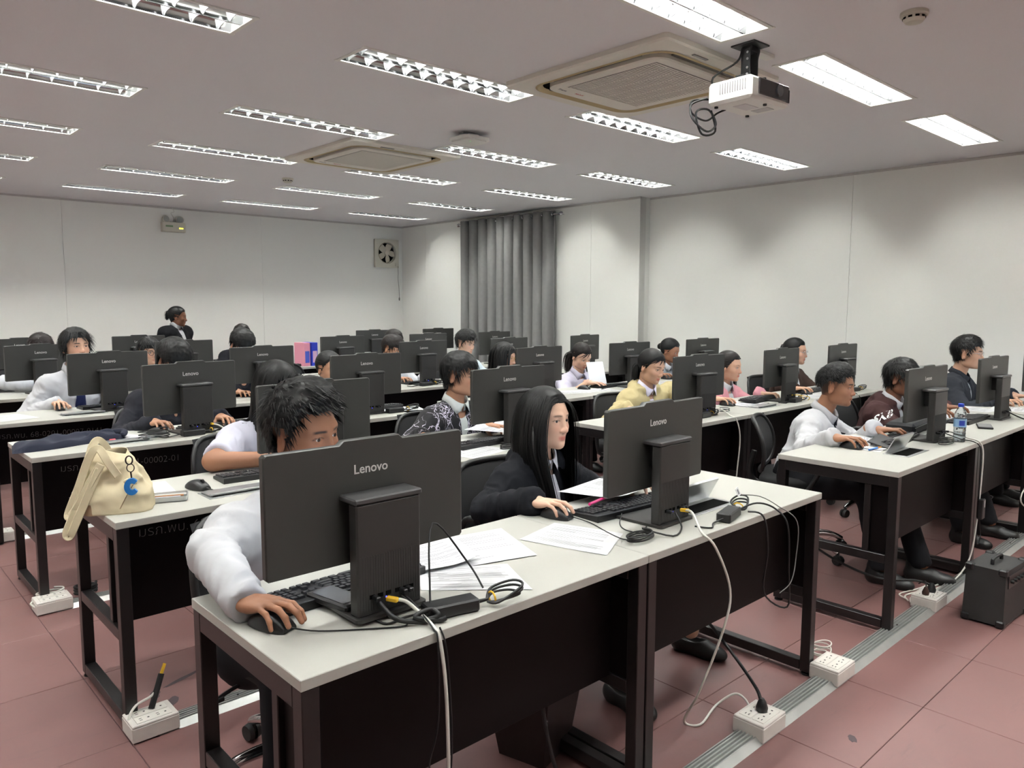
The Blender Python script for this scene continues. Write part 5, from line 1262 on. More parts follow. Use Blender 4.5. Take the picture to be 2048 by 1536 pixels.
def person(label, H, yaw=0, pitch=10, roll=0, sex='m', skin='mid', res=1, tyaw=0, fo=.075, dz=.225, lean=.16, hip=None,
           Rh=None, Lh=None, top='shirt', tcol=(184,184,187), sleeve='long', collar=None, tie=None, bottom=(24,24,28), skirt=False,
           hair='short', hmat=None, hp=None, glasses=None, bulk=1.0, elbowR=None, elbowL=None, feet=None, shoe='shoe', stand=False, under=None, hs=1.0, fade=False, name='person', inner=None):
    H = np.array(H,float); f0 = rotz(R(tyaw))@V(0,-1,0); r0 = rotz(R(tyaw))@V(-1,0,0); Rm = head_rot(yaw,pitch,roll); hp = hp or {}
    Sc = H-f0*fo-UP*dz; m = sex == 'm'
    Hp = np.array(hip,float) if hip is not None else (Sc-f0*lean*.6)*V(1,1,0)+V(0,0,.47)
    if stand: Hp = Sc-UP*.50+f0*.0
    base = V(Hp[0],Hp[1],0); root = thing(name, label, 'person', tuple(base)); loc = lambda v: np.asarray(v)-base
    u = Sc-Hp; Ls = np.linalg.norm(u); u = u/Ls; f = nrm(f0-u*(f0@u)); fr = np.stack([r0,f,u],1); sw = (.172 if m else .150)*(.5+.5*bulk); k = bulk
    hgrid = {2:.0082,1:.0125,0:.018}[res]
    SR, SL = Sc+r0*sw-u*.035+f*.01, Sc-r0*sw-u*.035+f*.01
    arms = []
    for S, hd, eb, sg in ((SR,Rh,elbowR,1),(SL,Lh,elbowL,-1)):
        if hd is None: hd = dict(w=Sc+r0*sg*.16+f0*.34-V(0,0,Sc[2])+V(0,0,.79), pose='type') if not stand else dict(w=S-UP*.52+f0*.05, pose='flat', d=(f0*.2-UP))
        W = np.array(hd['w'],float); E = np.array(eb,float) if eb is not None else ik(S, W, .275, .245, r0*sg*.75-UP*.75-f0*.35)
        d = nrm(np.array(hd['d'],float)) if 'd' in hd else nrm((W-E)*V(1,1,.3)*.35+f0*.65+r0*sg*-.05)
        upv = np.array(hd.get('up',(0,0,1)),float)
        arms.append((S,E,W,d,upv,hd.get('pose','mouse'),sg))
    def torso(g):
        s = Ls/.48
        P = [ell(Hp+u*.02*s, V(.165,.12,.12)*k+g, fr, .06), ell(Hp+u*.17*s+f*.012, V(.145,.110,.13)*k+g, fr, .06), ell(Hp+u*.34*s+f*.008, (V(.163,.112,.14) if m else V(.145,.105,.13))*k+g, fr, .06),
             cone(Sc+r0*.11-u*.035, Sc-r0*.11-u*.035, .062*k+g, .062*k+g, .05), ell(SR, V(.06,.062,.062)*k+g, fr, .04), ell(SL, V(.06,.062,.062)*k+g, fr, .04)]
        for sg in (-1,1): P.append(cone(Sc+r0*sg*.10-u*.012, Sc+((H-UP*.05)-Sc)*.36-f0*.012+r0*sg*.022, .046+g*.6, .034, .04))
        if not m: P += [ell(Hp+u*.335*s+f*.085+r0*sg*.062, V(.052,.046,.052)+g*.5, fr, .04) for sg in (-1,1)]
        return P
    def arm_prims(g, part='all', cut=None):
        P = []
        for S,E,W,*_ in arms:
            r = (1.0 if m else .88)*(.6+.4*k)
            if part in ('all','upper'): P.append(cone(S, E, .052*r+g*1.15, .044*r+g, .03, cut))
            if part in ('all','fore'): P.append(cone(E, W+nrm(W-E)*(.03 if g else 0), .044*r+g, .032*r+g*.9, .02, .985 if g else None))
        return P
    legs = []
    for sg in (-1,1):
        hj = Hp+r0*sg*.09-u*.03
        if stand: kn = hj-UP*.42+f0*.02; an = V(kn[0],kn[1],.085)
        else:
            ft = feet[0 if sg == 1 else 1] if feet else None
            an = V(ft[0],ft[1],.095) if ft else hj*V(1,1,0)+f0*.44+r0*sg*.03+V(0,0,.095)
            kn = hj*V(1,1,0)*.3+an*V(1,1,0)*.7+f0*.06+V(0,0,.50); dk = nrm(kn-hj)
        legs.append((hj,kn,an,sg))
    # ---------------- body (one mesh: trunk, limbs, head, hands)
    allP = torso(-.004)+arm_prims(0)+[cone(Sc+u*.0, H-UP*.05-f0*.02, .058 if m else .05, .052 if m else .044, .03)]
    for hj,kn,an,sg in legs: allP += [cone(hj,kn,.078*k,.055,.04), cone(kn,an,.054,.036,.03)]
    bx = [prim_box(p) for p in allP]; lo = np.min([b[0] for b in bx],0)-.03; hi = np.max([b[1] for b in bx],0)+.03
    F = Field(lo, hi, .009 if sleeve == 'short' else (.014 if res == 2 else .022))
    for p in allP: F.add(p)
    v, q = F.mesh(); sk = np.array(lin(SKIN[skin]) if isinstance(skin,str) else lin(skin)); VV = [v]; QQ = [q]; CC = [np.tile(sk,(len(v),1))]; n0 = len(v)
    T = head_tpl(sex, res); hv = T['v']*hs; c = np.tile(sk,(len(hv),1))
    mixc = lambda c, m_, t: c*(1-m_[:,None])+np.array(t)[None,:]*m_[:,None]
    c = mixc(c, T['blush']*.28, sk*V(1.05,.62,.58)); c = mixc(c, T['ear']*.25, sk*V(1.05,.7,.65)); c = mixc(c, np.clip(T['lip']*(.75 if m else .95),0,1), sk*V(.80,.52,.50) if m else sk*V(.88,.44,.46)); c = mixc(c, np.clip(T['nost']*.8,0,1), sk*.15)
    bc = lin((26,20,18)); c = mixc(c, np.clip(T['brow']*(.95 if m else .8),0,1), bc); c = mixc(c, np.clip(T['lash']*.75,0,1), lin((22,14,12)))
    if fade:
        z = T['v'][:,2]-zline(T['v'][:,1], .06, -.085, -.02); c = mixc(c, np.clip(z/.03,0,1)*.85*(1-T['ear']), lin((24,19,18)))
    VV.append(hv@Rm.T+H); QQ.append(T['q']+n0); CC.append(c); n0 += len(hv)
    for s in (-1,1):
        ev, eq, ec = EYE; a = hp.get('gaze',(0,0)); Re = np.array(Matrix.Rotation(R(a[0]),3,'Z') @ Matrix.Rotation(R(a[1]),3,'X'))
        VV.append(((ev@Re.T)+V(s*.0325,.0715,-.001))*hs@Rm.T+H); QQ.append(eq+n0); CC.append(ec); n0 += len(ev)
    for S,E,W,d,upv,pose,sg in arms:
        tv, tq, nail = hand_tpl(pose, .0032 if res == 2 else .005); sc = .96 if m else .88
        tv2 = tv*V(sg,1,1)*sc; tq2 = tq if sg == 1 else tq[:,::-1]
        VV.append(tv2@frame_from(d, upv).T+W); QQ.append(tq2+n0); cc = np.tile(sk,(len(tv),1)); cc = mixc(cc, nail*.6, np.minimum(sk*V(1.12,1.0,1.0)+.04,1)); CC.append(cc); n0 += len(tv)
    link('body', np_mesh('body', loc(np.concatenate(VV)), np.concatenate(QQ), M_skin, True, np.concatenate(CC)), root)
    # ---------------- top
    thick = {'shirt':.011,'tee':.012,'hoodie':.022,'jacket':.022,'sweat':.018}[top]
    P = torso(thick)
    if sleeve == 'long': P += arm_prims(thick*.9)
    else: P += arm_prims(thick*1.5, 'upper', .80)
    if top == 'hoodie':
        ring = []
        for i in range(11):
            a = R(-125+250*i/10); ring.append(Sc+u*(.055+.018*math.cos(a))-f0*(.085*math.cos(a)-.005)+r0*.095*math.sin(a))
        for i in range(10): P.append(cone(ring[i],ring[i+1],.03-.0022*abs(i-5),.03-.0022*abs(i-4),.03))
        P.append(cone(Sc-f0*.10+u*.03, Sc-f0*.13-u*.06, .05, .035, .05))
    bx = [prim_box(p) for p in P]; lo = np.min([b[0] for b in bx],0)-.03; hi = np.max([b[1] for b in bx],0)+.03
    F = Field(lo, hi, hgrid)
    for p in P: F.add(p)
    nr = .060 if m else .053
    F.sub(cone(Sc+(u*.028 if tie else (u*.005 if top in ('shirt','tee') else -u*.05))+f*.015, H-UP*.02-f0*.01, nr+(.004 if top == 'shirt' else .012), nr, .012))
    if top in ('hoodie','jacket','sweat') : F.sub(cone(Sc-u*.10+f*.14, H-UP*.10+f0*.06, .030, .06, .02))
    v, q = F.mesh(); n = vnormals(v,q)
    A = {'shirt':.012,'tee':.009,'hoodie':.011,'jacket':.009,'sweat':.009}[top]*(1 if res else .6)
    al = np.zeros(len(v)); ta = np.zeros(len(v))
    for S,E,W,*_ in arms:
        for a, b, off in ((S,E,0),(E,W,np.linalg.norm(E-S))):
            ba = b-a; l = np.linalg.norm(ba); t = ((v-a)@ba)/l**2; dd = np.linalg.norm(v-a-np.clip(t,0,1)[:,None]*ba,axis=1); w = np.clip((.10-dd)/.04,0,1)*(t > -.1)*(t < 1.1)
            ta = np.where(w > al, t*l+off, ta); al = np.maximum(al, w)
    sd = (hash(label) % 97)*.37 if False else sum(map(ord,label)) % 97*.37
    rid = 1-2*np.abs(vnoise(np.stack([ta*24+4*vnoise(v,9.,sd+5), v@r0*15, v@f*13+v[:,2]*9],1), 1., sd))
    rid2 = 1-2*np.abs(vnoise(v, 17., sd+3)); rid3 = vnoise(v, 40., sd+9)
    dsp = A*(al*(.6*rid+.4*rid2)+(1-al)*(.55*rid2+.15*rid3)); dsp = np.where(dsp < 0, dsp*.4, dsp); vs = v+n*dsp[:,None]
    tm = garment_mats(tcol) if top != 'sweat' or tcol != 'lightning' else lightning_material()
    tob = link({'shirt':'shirt','tee':'short_sleeved_top','hoodie':'hoodie','jacket':'jacket','sweat':'sweatshirt'}[top], np_mesh('top', loc(vs), q, tm), root)
    bvh = BVHTree.FromPolygons([Vector(p) for p in vs], [tuple(int(i) for i in p) for p in q]) if res or tie or collar else None
    def onfront(x, z, off=.004, dirf=None):      # point on the garment's front at lateral x (person's right) and height z
        dv = f0 if dirf is None else dirf
        o = Sc+r0*x; o = V(o[0],o[1],z)+dv*.19; hit = bvh.ray_cast(Vector(o), Vector(-dv))
        return (np.array(hit[0])+dv*off) if hit[0] is not None else V(o[0],o[1],z)-dv*.09
    # ---------------- collar, inner shirt, tie
    if inner:
        Pi = torso(thick*.35); bx = [prim_box(p) for p in Pi]; F = Field(np.min([b[0] for b in bx],0)-.03, np.max([b[1] for b in bx],0)+.03, .014)
        for p in Pi: F.add(p)
        F.sub(cone(Sc+u*.0+f*.015, H-UP*.02-f0*.01, nr+.006, nr, .012)); iv, iq = F.mesh(); link('inner_shirt', np_mesh('inner_shirt', loc(iv), iq, garment_mats(inner)), root)
    if collar:
        ax_ = nrm((H-UP*.05-f0*.015)-Sc); cz = Sc+ax_*(.060 if top == 'shirt' else .046)+f*.008; ff = nrm(f0-ax_*(f0@ax_)); rr_ = np.cross(ff, ax_); g = []; M_ = 33
        lift = .012 if top != 'shirt' else 0
        for i in range(M_):
            a = R(-174+348*i/(M_-1)); c_, s_ = math.cos(a), math.sin(a); fr_ = max(0,-c_)      # 0 = nape
            ra, rb = nr+.003, nr+(.011 if top == 'shirt' else .006); dirv = -ff*c_*1.06+rr_*s_
            topz = .050-.030*fr_**1.5+lift; tipw = max(0,1-abs(abs(a)-R(142))/R(30)); endw = max(0,(abs(a)-R(148))/R(26))
            g += [cz+dirv*ra+ax_*(-.015), cz+dirv*ra+ax_*topz, cz+dirv*(rb+.004)+ax_*(topz+.002), cz+dirv*(rb+.014+.012*tipw-.006*endw)+ax_*(topz-(.040+.026*tipw)*(1-.88*endw))]
        qq = np.array([(4*i+b_,4*i+b_+1,4*(i+1)+b_+1,4*(i+1)+b_) for i in range(M_-1) for b_ in range(3)])
        o = link('collar', np_mesh('collar', loc(np.array(g)), qq, garment_mats(collar)), root); md = o.modifiers.new('cloth','SOLIDIFY'); md.thickness = .0015
    if tie:
        w_ = tie[1]; z1 = (Sc+u*.022)[2]; g = []; z0_ = max(z1-.36, .70)
        for i in range(12):
            t = i/11; hw = w_*(.42+.58*t) if i > 1 else w_*(.62-.1*i); z = z1-.012+(z0_-z1)*t
            a, b, cc = onfront(-hw,z,.007), onfront(0,z,.012), onfront(hw,z,.007)
            if i < 2:
                kn0 = Sc+u*(.040-.032*i)+f*(nr+.040+.010*i); a, b, cc = kn0-r0*hw-f*.006, kn0+f*.006, kn0+r0*hw-f*.006
            g += [a,b,cc]
        qq = np.array([(3*i+b_,3*i+b_+1,3*i+4+b_,3*i+3+b_) for i in range(11) for b_ in range(2)]); o = link('tie', np_mesh('tie', loc(np.array(g)), qq, garment_mats(tie[0])), root); o.modifiers.new('cloth','SOLIDIFY').thickness = .004
    if res == 2 or (res == 1 and top == 'shirt' and not tie):
        if top == 'shirt':
            for i in range(5):
                p = onfront(0, (Sc-u*(.03+.08*i))[2], .0015); MB().lathe([(.0055,0),(.0055,.002),(.001,.0022)], 10, M=Matrix.Translation(loc(p)) @ Matrix(((r0[0],0,f0[0]),(r0[1],0,f0[1]),(0,1,0))).to_4x4()).build('button', M_cream, root)
    # ---------------- legs, shoes
    P = []
    for hj,kn,an,sg in legs:
        if skirt: P += [cone(hj,kn,.10*k,.085,.09)]
        else: P += [cone(hj,kn,.092*k,.072,.05), cone(kn,an-V(0,0,.03),.068,.056,.03,.98)]
    P += [ell(Hp+u*.0, V(.175,.135,.13)*k, fr, .05)]
    bx = [prim_box(p) for p in P]; F = Field(np.min([b[0] for b in bx],0)-.03, np.max([b[1] for b in bx],0)+.03, .020)
    for p in P: F.add(p)
    v, q = F.mesh(); n = vnormals(v,q); v = v+n*(.006*vnoise(v,14.,sd))[:,None]
    link('skirt' if skirt else 'trousers', np_mesh('bottom', loc(v), q, garment_mats(bottom)), root)
    for hj,kn,an,sg in legs:
        so = link('shoe', shoe_mesh(shoe), root, loc=tuple(loc(V(an[0],an[1],0)))); so.rotation_euler = (0,0,math.atan2(f0[1],f0[0])-math.pi/2+R(-8*sg))
    # ---------------- hair
    make_hair(root, hair, T, hs, Rm, H, base, hmat or M_hair, res, hp, torso(thick), sd, f0)
    if glasses:
        mb = MB(); rx, rz_ = hp.get('lens',(.024,.019)); tr = Matrix(((*Rm[0],H[0]-base[0]),(*Rm[1],H[1]-base[1]),(*Rm[2],H[2]-base[2]),(0,0,0,1)))
        for s in (-1,1):
            lp = [(s*.033+rx*math.cos(2*math.pi*i/20)*(1 if abs(math.cos(2*math.pi*i/20)) < 2 else 1), .098-.08*abs(abs(s*.033+rx*math.cos(2*math.pi*i/20))-.02)*.3, -.003+rz_*math.sin(2*math.pi*i/20)) for i in range(21)]
            mb.tube(lp, glasses[1], 6, M=tr); mb.tube([(s*(.033+rx),.094,.002),(s*.072,.075,.004),(s*.079,-.01,.004),(s*.077,-.03,-.01)], glasses[1], 6, sub=4, M=tr)
        mb.tube([(-.010,.099,.0),(0,.103,.003),(.010,.099,.0)], glasses[1], 6, sub=3, M=tr); mb.build('glasses', glasses[0], root, 60)
    return dict(root=root, base=base, onfront=onfront, Sc=Sc, u=u, f=f, f0=f0, r0=r0, bvh=bvh, arms=arms, loc=loc, vs=vs, H=H, Rm=Rm)

def make_hair(root, style, T, hs, Rm, H, base, hm, res, hp, colP, sd, f0):
    v, q, n = T['v'], T['q'], T['n']; y = v[:,1]; z = v[:,2]; rn = np.random.default_rng(int(sd*100)+5)
    front = hp.get('front', {'short':.058,'fringe':.040,'long':.066,'pony':.064,'bun':.064,'curtain':.05}[style]); nape = hp.get('nape',-.075); side = hp.get('side',-.012)
    zl = zline(y, front, nape, side); m = z-zl; earx = T['ear'] if not hp.get('cover') else 0*z; m = np.where(earx > .5, -.02, m)
    asym = hp.get('part',0.); m = m-.02*np.clip(v[:,0]*asym/.05,-1,1)*np.clip((y-.02)/.04,0,1)*(abs(asym) > 0)
    th = hp.get('th', {'short':.017,'fringe':.020,'long':.012,'pony':.008,'bun':.008,'curtain':.020}[style]); topth = hp.get('top', {'short':.014,'fringe':.008,'long':.004,'pony':.003,'bun':.003,'curtain':.010}[style])
    s = np.clip((m+.002)/.028,0,1); s = s*s*(3-2*s); tz = np.clip((z-.02)/.09,0,1)
    nz = vnoise(v,38.,sd)*.5+vnoise(v,90.,sd)*.5; off = .0012+s*(th+topth*tz*np.clip(.6+(y+.02)/.1,0,1))*(1+.18*nz*(1 if style in ('short','fringe','curtain') else .3))
    cv = (v+n*off[:,None])*hs; keep = (m > -.003)[q].all(1); qk = q[keep]; used = np.unique(qk); rm = -np.ones(len(v),int); rm[used] = np.arange(len(used))
    VV = [cv[used]]; QQ = [rm[qk]]; n0 = len(used)
    cnt = {2:min(hp.get('n',1400),1900),1:min(hp.get('n',340),420),0:80}[res]
    ok = np.where(m > .003)[0]; pick = rn.choice(ok, cnt); p = (v[pick]+n[pick]*(off[pick]*rn.uniform(.55,1.0,cnt))[:,None]); nn = n[pick]
    gl = Rm.T@V(0,0,-1)
    C0, RR = V(0,-.012,.03), V(.0745,.094,.083)+.008
    def pushout(p, extra=0.):
        w = (p-C0)/(RR+extra); r = np.linalg.norm(w,axis=1); ins = r < 1; p = p.copy(); p[ins] = C0+(w[ins]/r[ins,None])*(RR+extra); return p
    if style in ('short','fringe','curtain'):
        wh = V(.01,-.065,.10); d = p-wh; d = d-nn*(d*nn).sum(1,keepdims=True); d /= np.linalg.norm(d,axis=1,keepdims=True)+1e-9
        L = hp.get('len', {'short':.034,'fringe':.05,'curtain':.065}[style])*rn.uniform(.6,1.15,cnt); lift = hp.get('lift', {'short':.42,'fringe':.16,'curtain':.25}[style])
        if style == 'curtain': d[:,0] += np.sign(p[:,0]-.01)*.8*np.clip((p[:,1])/.05,0,1)
        d = d+nn*lift+rn.normal(0,.16 if style == 'short' else .08,(cnt,3)); d /= np.linalg.norm(d,axis=1,keepdims=True); pts = [p]; st = 5
        for i in range(st-1):
            d = d+gl*hp.get('grav',.12 if style == 'short' else .22); d /= np.linalg.norm(d,axis=1,keepdims=True); p = pushout(p+d*(L/(st-1))[:,None], .006); pts.append(p)
        P = np.stack(pts,1)*hs; W0 = rn.uniform(.0022,.0045,cnt)*(1 if res == 2 else 1.7)
        rv, rq = ribbons(P, np.repeat(nn[:,None],st,1), W0, .15); VV.append(rv); QQ.append(rq+n0); n0 += len(rv)
    if style == 'long' or style in ('pony','bun'):
        tie = V(*hp.get('tie',(0,-.105,.01)))
        side_ = np.sign(p[:,0]+1e-4); L = hp.get('L',.42)
        if style == 'long':
            d = np.stack([side_, np.where(p[:,1] > .03,-.25,-.15-.3*(p[:,1] < -.03)), np.where(p[:,1] < -.02,-1.6,-.2)],1)
        else: d = tie-p
        d = d-nn*(d*nn).sum(1,keepdims=True); d /= np.linalg.norm(d,axis=1,keepdims=True)+1e-9
        st = 19 if style == 'long' else 8; pts = [p]; ll = L*rn.uniform(.82,1.05,cnt); vel = d; base_y = p[:,1].copy()
        facec, facer = V(0,.05,-.03), V(.086,.075,.14)
        for i in range(st-1):
            if style == 'long':
                h_ = (ll/(st-1))[:,None]; low = np.clip((-.06-p[:,2])/.08,0,1)[:,None]; fb = np.where(base_y > hp.get('split',-.01),1.,-1.)
                vel = vel*(1-.55*low)+gl*(.55+.5*low)+low*np.stack([-p[:,0]*2.2+.0*fb, hp.get('fwd',.34)*fb, 0*fb],1); vel /= np.linalg.norm(vel,axis=1,keepdims=True); p2 = pushout(p+vel*h_, .010)
                w = (p2-facec)/facer; r = np.linalg.norm(w,axis=1); ins = (r < 1) & (p2[:,2] > -.14)
                p2[ins,0] = np.sign(p2[ins,0]+1e-5)*np.maximum(np.abs(p2[ins,0]), .086*np.sqrt(np.clip(1-w[ins,1]**2-w[ins,2]**2,0,1))); p2[ins,1] -= .004
                Wd = p2*hs@Rm.T+H
                for it in range(2):
                    dm = np.full(cnt,9.); g = np.zeros((cnt,3)); e = .004
                    def sd_(X):
                        o = np.full(len(X),9.)
                        for pr in colP: o = np.minimum(o, prim_eval(pr, X[:,0],X[:,1],X[:,2]))
                        return o
                    d0 = sd_(Wd); hit = d0 < .012
                    if hit.any():
                        X = Wd[hit]; gg = np.stack([sd_(X+np.eye(3)[a]*e)-d0[hit] for a in range(3)],1); gg /= np.linalg.norm(gg,axis=1,keepdims=True)+1e-9; Wd[hit] = X+gg*(.012-d0[hit])[:,None]
                p2 = (Wd-H)@Rm/hs; vel = p2-p; vel /= np.linalg.norm(vel,axis=1,keepdims=True)+1e-9; p = p2
            else:
                rem = tie-p; dist = np.linalg.norm(rem,axis=1,keepdims=True); p = pushout(p+rem/(dist+1e-9)*np.minimum(dist, .028), .004)
            pts.append(p)
        P = np.stack(pts,1)
        N_ = P-V(0,-.01,-.02); N_[:,:,2] *= .3; N_ /= np.linalg.norm(N_,axis=2,keepdims=True)+1e-9
        W0 = rn.uniform(.004,.008,cnt)*(1 if res == 2 else 1.8); rv, rq = ribbons(P*hs, N_, W0, .3); VV.append(rv); QQ.append(rq+n0); n0 += len(rv)
        if style == 'pony':
            k = {2:260,1:150,0:60}[res]; p = tie+rn.normal(0,.008,(k,3)); vel = V(0,-.8,.2)+rn.normal(0,.28,(k,3)); pts = [p]; Lp = hp.get('tail',.26)
            for i in range(13):
                vel = vel+gl*.45; vel /= np.linalg.norm(vel,axis=1,keepdims=True); p = p+vel*(Lp/13)*rn.uniform(.9,1.1,(k,1)); pts.append(p)
            P = np.stack(pts,1); N_ = P-P.mean(0,keepdims=True)+rn.normal(0,.004,P.shape); N_ /= np.linalg.norm(N_,axis=2,keepdims=True)+1e-9
            rv, rq = ribbons(P*hs, N_, rn.uniform(.005,.011,k), .3); VV.append(rv); QQ.append(rq+n0); n0 += len(rv)
        if style == 'bun':
            F = Field(tie-.06, tie+.06, .004); F.add(ell(tie+V(0,-.012,0), (.034,.027,.034), k=.01)); bv, bq = F.mesh(); bn = vnormals(bv,bq); bv = bv+bn*(.004*vnoise(bv,70.,sd))[:,None]; VV.append(bv*hs); QQ.append(bq+n0); n0 += len(bv)
    vv = np.concatenate(VV)@Rm.T+H-base
    link('hair', np_mesh('hair', vv, np.concatenate(QQ), hm), root)
# ------------------------------------------------------------------ the people
WHT = (184,184,187)
def HM(x, y, ang=180, z=DH+.050, pose='mouse'):
    d = np.array([-math.sin(R(ang)), math.cos(R(ang)), .06]); return dict(w=np.array([x,y,z])-d*.098, d=d, pose=pose)
def HT(x, y, ang=180, z=DH+.048, pose='type'):
    d = np.array([-math.sin(R(ang)), math.cos(R(ang)), -.02]); return dict(w=np.array([x,y,z]), d=d, pose=pose)
PP = {}
PP['a'] = person('person in a white long-sleeved shirt, nearest the camera, hand on mouse', (1.035,2.0,1.118), yaw=20, pitch=5, roll=4, skin='tan', res=2, tyaw=8, fo=.07, dz=.235, lean=.16,
    Rh=HM(.740,1.597,198), elbowR=(.745,1.965,.835), Lh=HT(1.14,1.80,180), collar=WHT, hair='short', hp=dict(front=.070,th=.022,top=.024,len=.036,lift=.42,grav=.03,n=3200,nape=-.07), bulk=1.12, hs=1.04, feet=((.92,1.95),(1.2,1.9)))
PP['b'] = person('person with very long straight black hair in a black hoodie', (2.15,2.12,1.032), yaw=6, pitch=0, roll=-2, sex='f', skin='fair', res=2, tyaw=2, fo=.055, dz=.225, lean=.10,
    Rh=HM(1.868,1.785,195), elbowR=(1.865,2.15,.70), Lh=HT(2.36,1.86,170), top='hoodie', tcol=(22,23,28), collar=(206,206,214), inner=(206,206,214), hair='long', hp=dict(L=.52,n=1700,split=-.2,fwd=.20,cover=True,front=.07,gaze=(-8,4)), skirt=True, feet=((2.14,1.70),(2.70,1.78)), shoe='flat')
PP['c'] = person('person in a white shirt with a narrow dark tie at the aisle desk', (4.47,1.985,1.012), yaw=12, pitch=4, skin='tan', res=2, tyaw=10, fo=.10, dz=.222, lean=.22, hip=(4.33,2.14,.46),
    Rh=HM(3.935,1.655,188), Lh=HT(4.37,1.72,200), tie=((30,30,38),.022), collar=WHT, hair='short', fade=True, hp=dict(front=.064,side=.034,nape=.0,th=.009,top=.026,len=.026,lift=.4,n=1700,gaze=(-6,2)), feet=((4.15,1.55),(4.35,1.42)))
PP['d'] = person('person in a dark brown hoodie with white sleeve lettering', (5.56,2.02,.985), yaw=4, pitch=14, skin='brown', res=2, tyaw=0, fo=.08, dz=.215, lean=.18,
    Rh=HT(5.42,1.80,175), Lh=HT(5.72,1.80,182), top='hoodie', tcol=(62,40,40), collar=WHT, inner=WHT, hair='short', hp=dict(front=.05,th=.022,top=.012,len=.045,lift=.3,n=1300,nape=-.085), feet=((5.25,1.48),(5.55,1.42)))
PP['e'] = person('person in a dark zip jacket and glasses at the right edge', (6.61,1.92,1.122), yaw=6, pitch=2, skin='light', res=2, tyaw=5, fo=.08, dz=.235, lean=.14,
    Rh=HT(6.42,1.66,178), Lh=HT(6.82,1.66,182), top='jacket', tcol=(42,44,50), collar=(40,42,48), inner=WHT, hair='short', hp=dict(front=.055,th=.015,top=.014,len=.034,lift=.3,n=1300), glasses=(M_chrome,.0013), bulk=1.15, hs=1.03)
PP['f'] = person('person in a white short-sleeved top bent over the desk, hair hiding the face', (1.655,3.47,1.085), yaw=24, pitch=28, sex='f', skin='tan', res=2, tyaw=12, fo=.10, dz=.225, lean=.14,
    Rh=dict(w=(1.56,3.22,.785),d=(.96,-.25,-.03),pose='flat'), elbowR=(1.27,3.30,.80), Lh=HT(1.80,3.27,140,pose='flat'), top='tee', tcol=(190,189,201), sleeve='short', hair='long', hp=dict(L=.36,n=1500,split=.2,cover=True,front=.06), bulk=1.25, collar=(190,189,201))
PP['g'] = person('person in a black sweatshirt with white lightning print', (2.79,3.46,1.078), yaw=26, pitch=6, skin='mid', res=2, tyaw=8, fo=.06, dz=.225, lean=.16,
    Rh=HM(2.34,3.12,185), Lh=HT(2.85,3.28,182), top='sweat', tcol='lightning', collar=(206,210,206), inner=(206,210,206), hair='fringe', hp=dict(front=.046,n=1800,part=.5,gaze=(-10,4)))
PP['h'] = person('person in a cream hoodie with dark tied-back hair', (4.435,3.31,1.050), yaw=0, pitch=16, roll=-4, sex='f', skin='light', res=2, tyaw=-4, fo=.075, dz=.215, lean=.16,
    Rh=HM(4.0,3.08,185), Lh=HT(4.58,3.12,170), elbowL=(4.72,3.34,.86), top='hoodie', tcol=(182,168,126), collar=(228,222,240), inner=(228,222,240), hair='pony', hp=dict(tail=.12,tie=(.0,-.10,-.03),n=1000,gaze=(-6,-4)))
PP['i'] = person('person in a pink cardigan over a white shirt, hair clipped back', (5.465,3.31,.996), yaw=12, pitch=6, sex='f', skin='light', res=1, tyaw=0, fo=.06, dz=.215, lean=.13,
    Rh=HM(4.94,2.995,188), Lh=HT(5.50,3.05,195), top='jacket', tcol=(196,136,144), collar=WHT, inner=WHT, hair='pony', hp=dict(tail=.2,tie=(0,-.105,-.01)), hmat=M_hairb)
PP['j'] = person('person in a brown jacket with thin glasses beside the right wall', (6.675,3.36,1.066), yaw=12, pitch=4, sex='f', skin='light', res=1, tyaw=0, fo=.06, dz=.22, lean=.13,
    Rh=HM(6.08,2.96,185), Lh=HT(6.7,3.08,185), top='jacket', tcol=(66,50,44), collar=WHT, inner=WHT, hair='bun', hp=dict(tie=(0,-.10,.02)), glasses=(M_chrome,.0012))
PP['k'] = person('person in a charcoal sweatshirt with bowed head at the third row', (1.66,4.88,1.14), yaw=12, pitch=34, skin='mid', res=2, tyaw=6, fo=.10, dz=.225, lean=.14,
    Rh=HM(1.475,4.585,190), Lh=HT(1.83,4.62,180), top='sweat', tcol=(38,38,44), collar=None, hair='fringe', hp=dict(n=1300,th=.024,front=.03))
PP['l'] = person('person mostly hidden, showing dark hair, an ear and white collar', (2.735,4.88,1.03), yaw=10, pitch=8, sex='f', skin='mid', res=1, tyaw=0, top='shirt', tcol=WHT, collar=WHT, hair='bun', hp=dict(tie=(0,-.10,.03)))
PP['m'] = person('person with long black hair and round gold glasses', (4.32,4.76,1.045), yaw=22, pitch=6, sex='f', skin='light', res=1, tyaw=5, top='shirt', tcol=(40,40,46), collar=(40,40,46), hair='long', hp=dict(L=.36,n=900,cover=True,front=.045,split=.2), glasses=(mat('gold_wire',(190,150,70),.3,metal=.9),.0013))
PP['n'] = person('person in a pale lilac shirt reading a held paper', (5.295,4.76,1.012), yaw=-8, pitch=28, sex='f', skin='fair', res=1, tyaw=-6, fo=.07, dz=.22, lean=.12,
    Rh=HT(5.10,4.50,200,pose='flat'), Lh=dict(w=(5.27,4.60,.80),d=(-.3,-.9,.15),pose='hold'), top='shirt', tcol=(196,192,208), sleeve='short', collar=(196,192,208), hair='pony', hp=dict(tail=.2,tie=(.02,-.10,-.04)), hmat=M_hairb)
PP['o'] = person('person in a grey vest over white sleeves near the wall corner', (6.62,4.71,1.018), yaw=16, pitch=20, sex='f', skin='tan', res=1, tyaw=8, fo=.08, dz=.215, lean=.15,
    Rh=HM(6.28,4.5,190), Lh=HT(6.62,4.52,185), top='shirt', tcol=(140,144,148), collar=WHT, hair='bun', hp=dict(tie=(0,-.105,.0)))
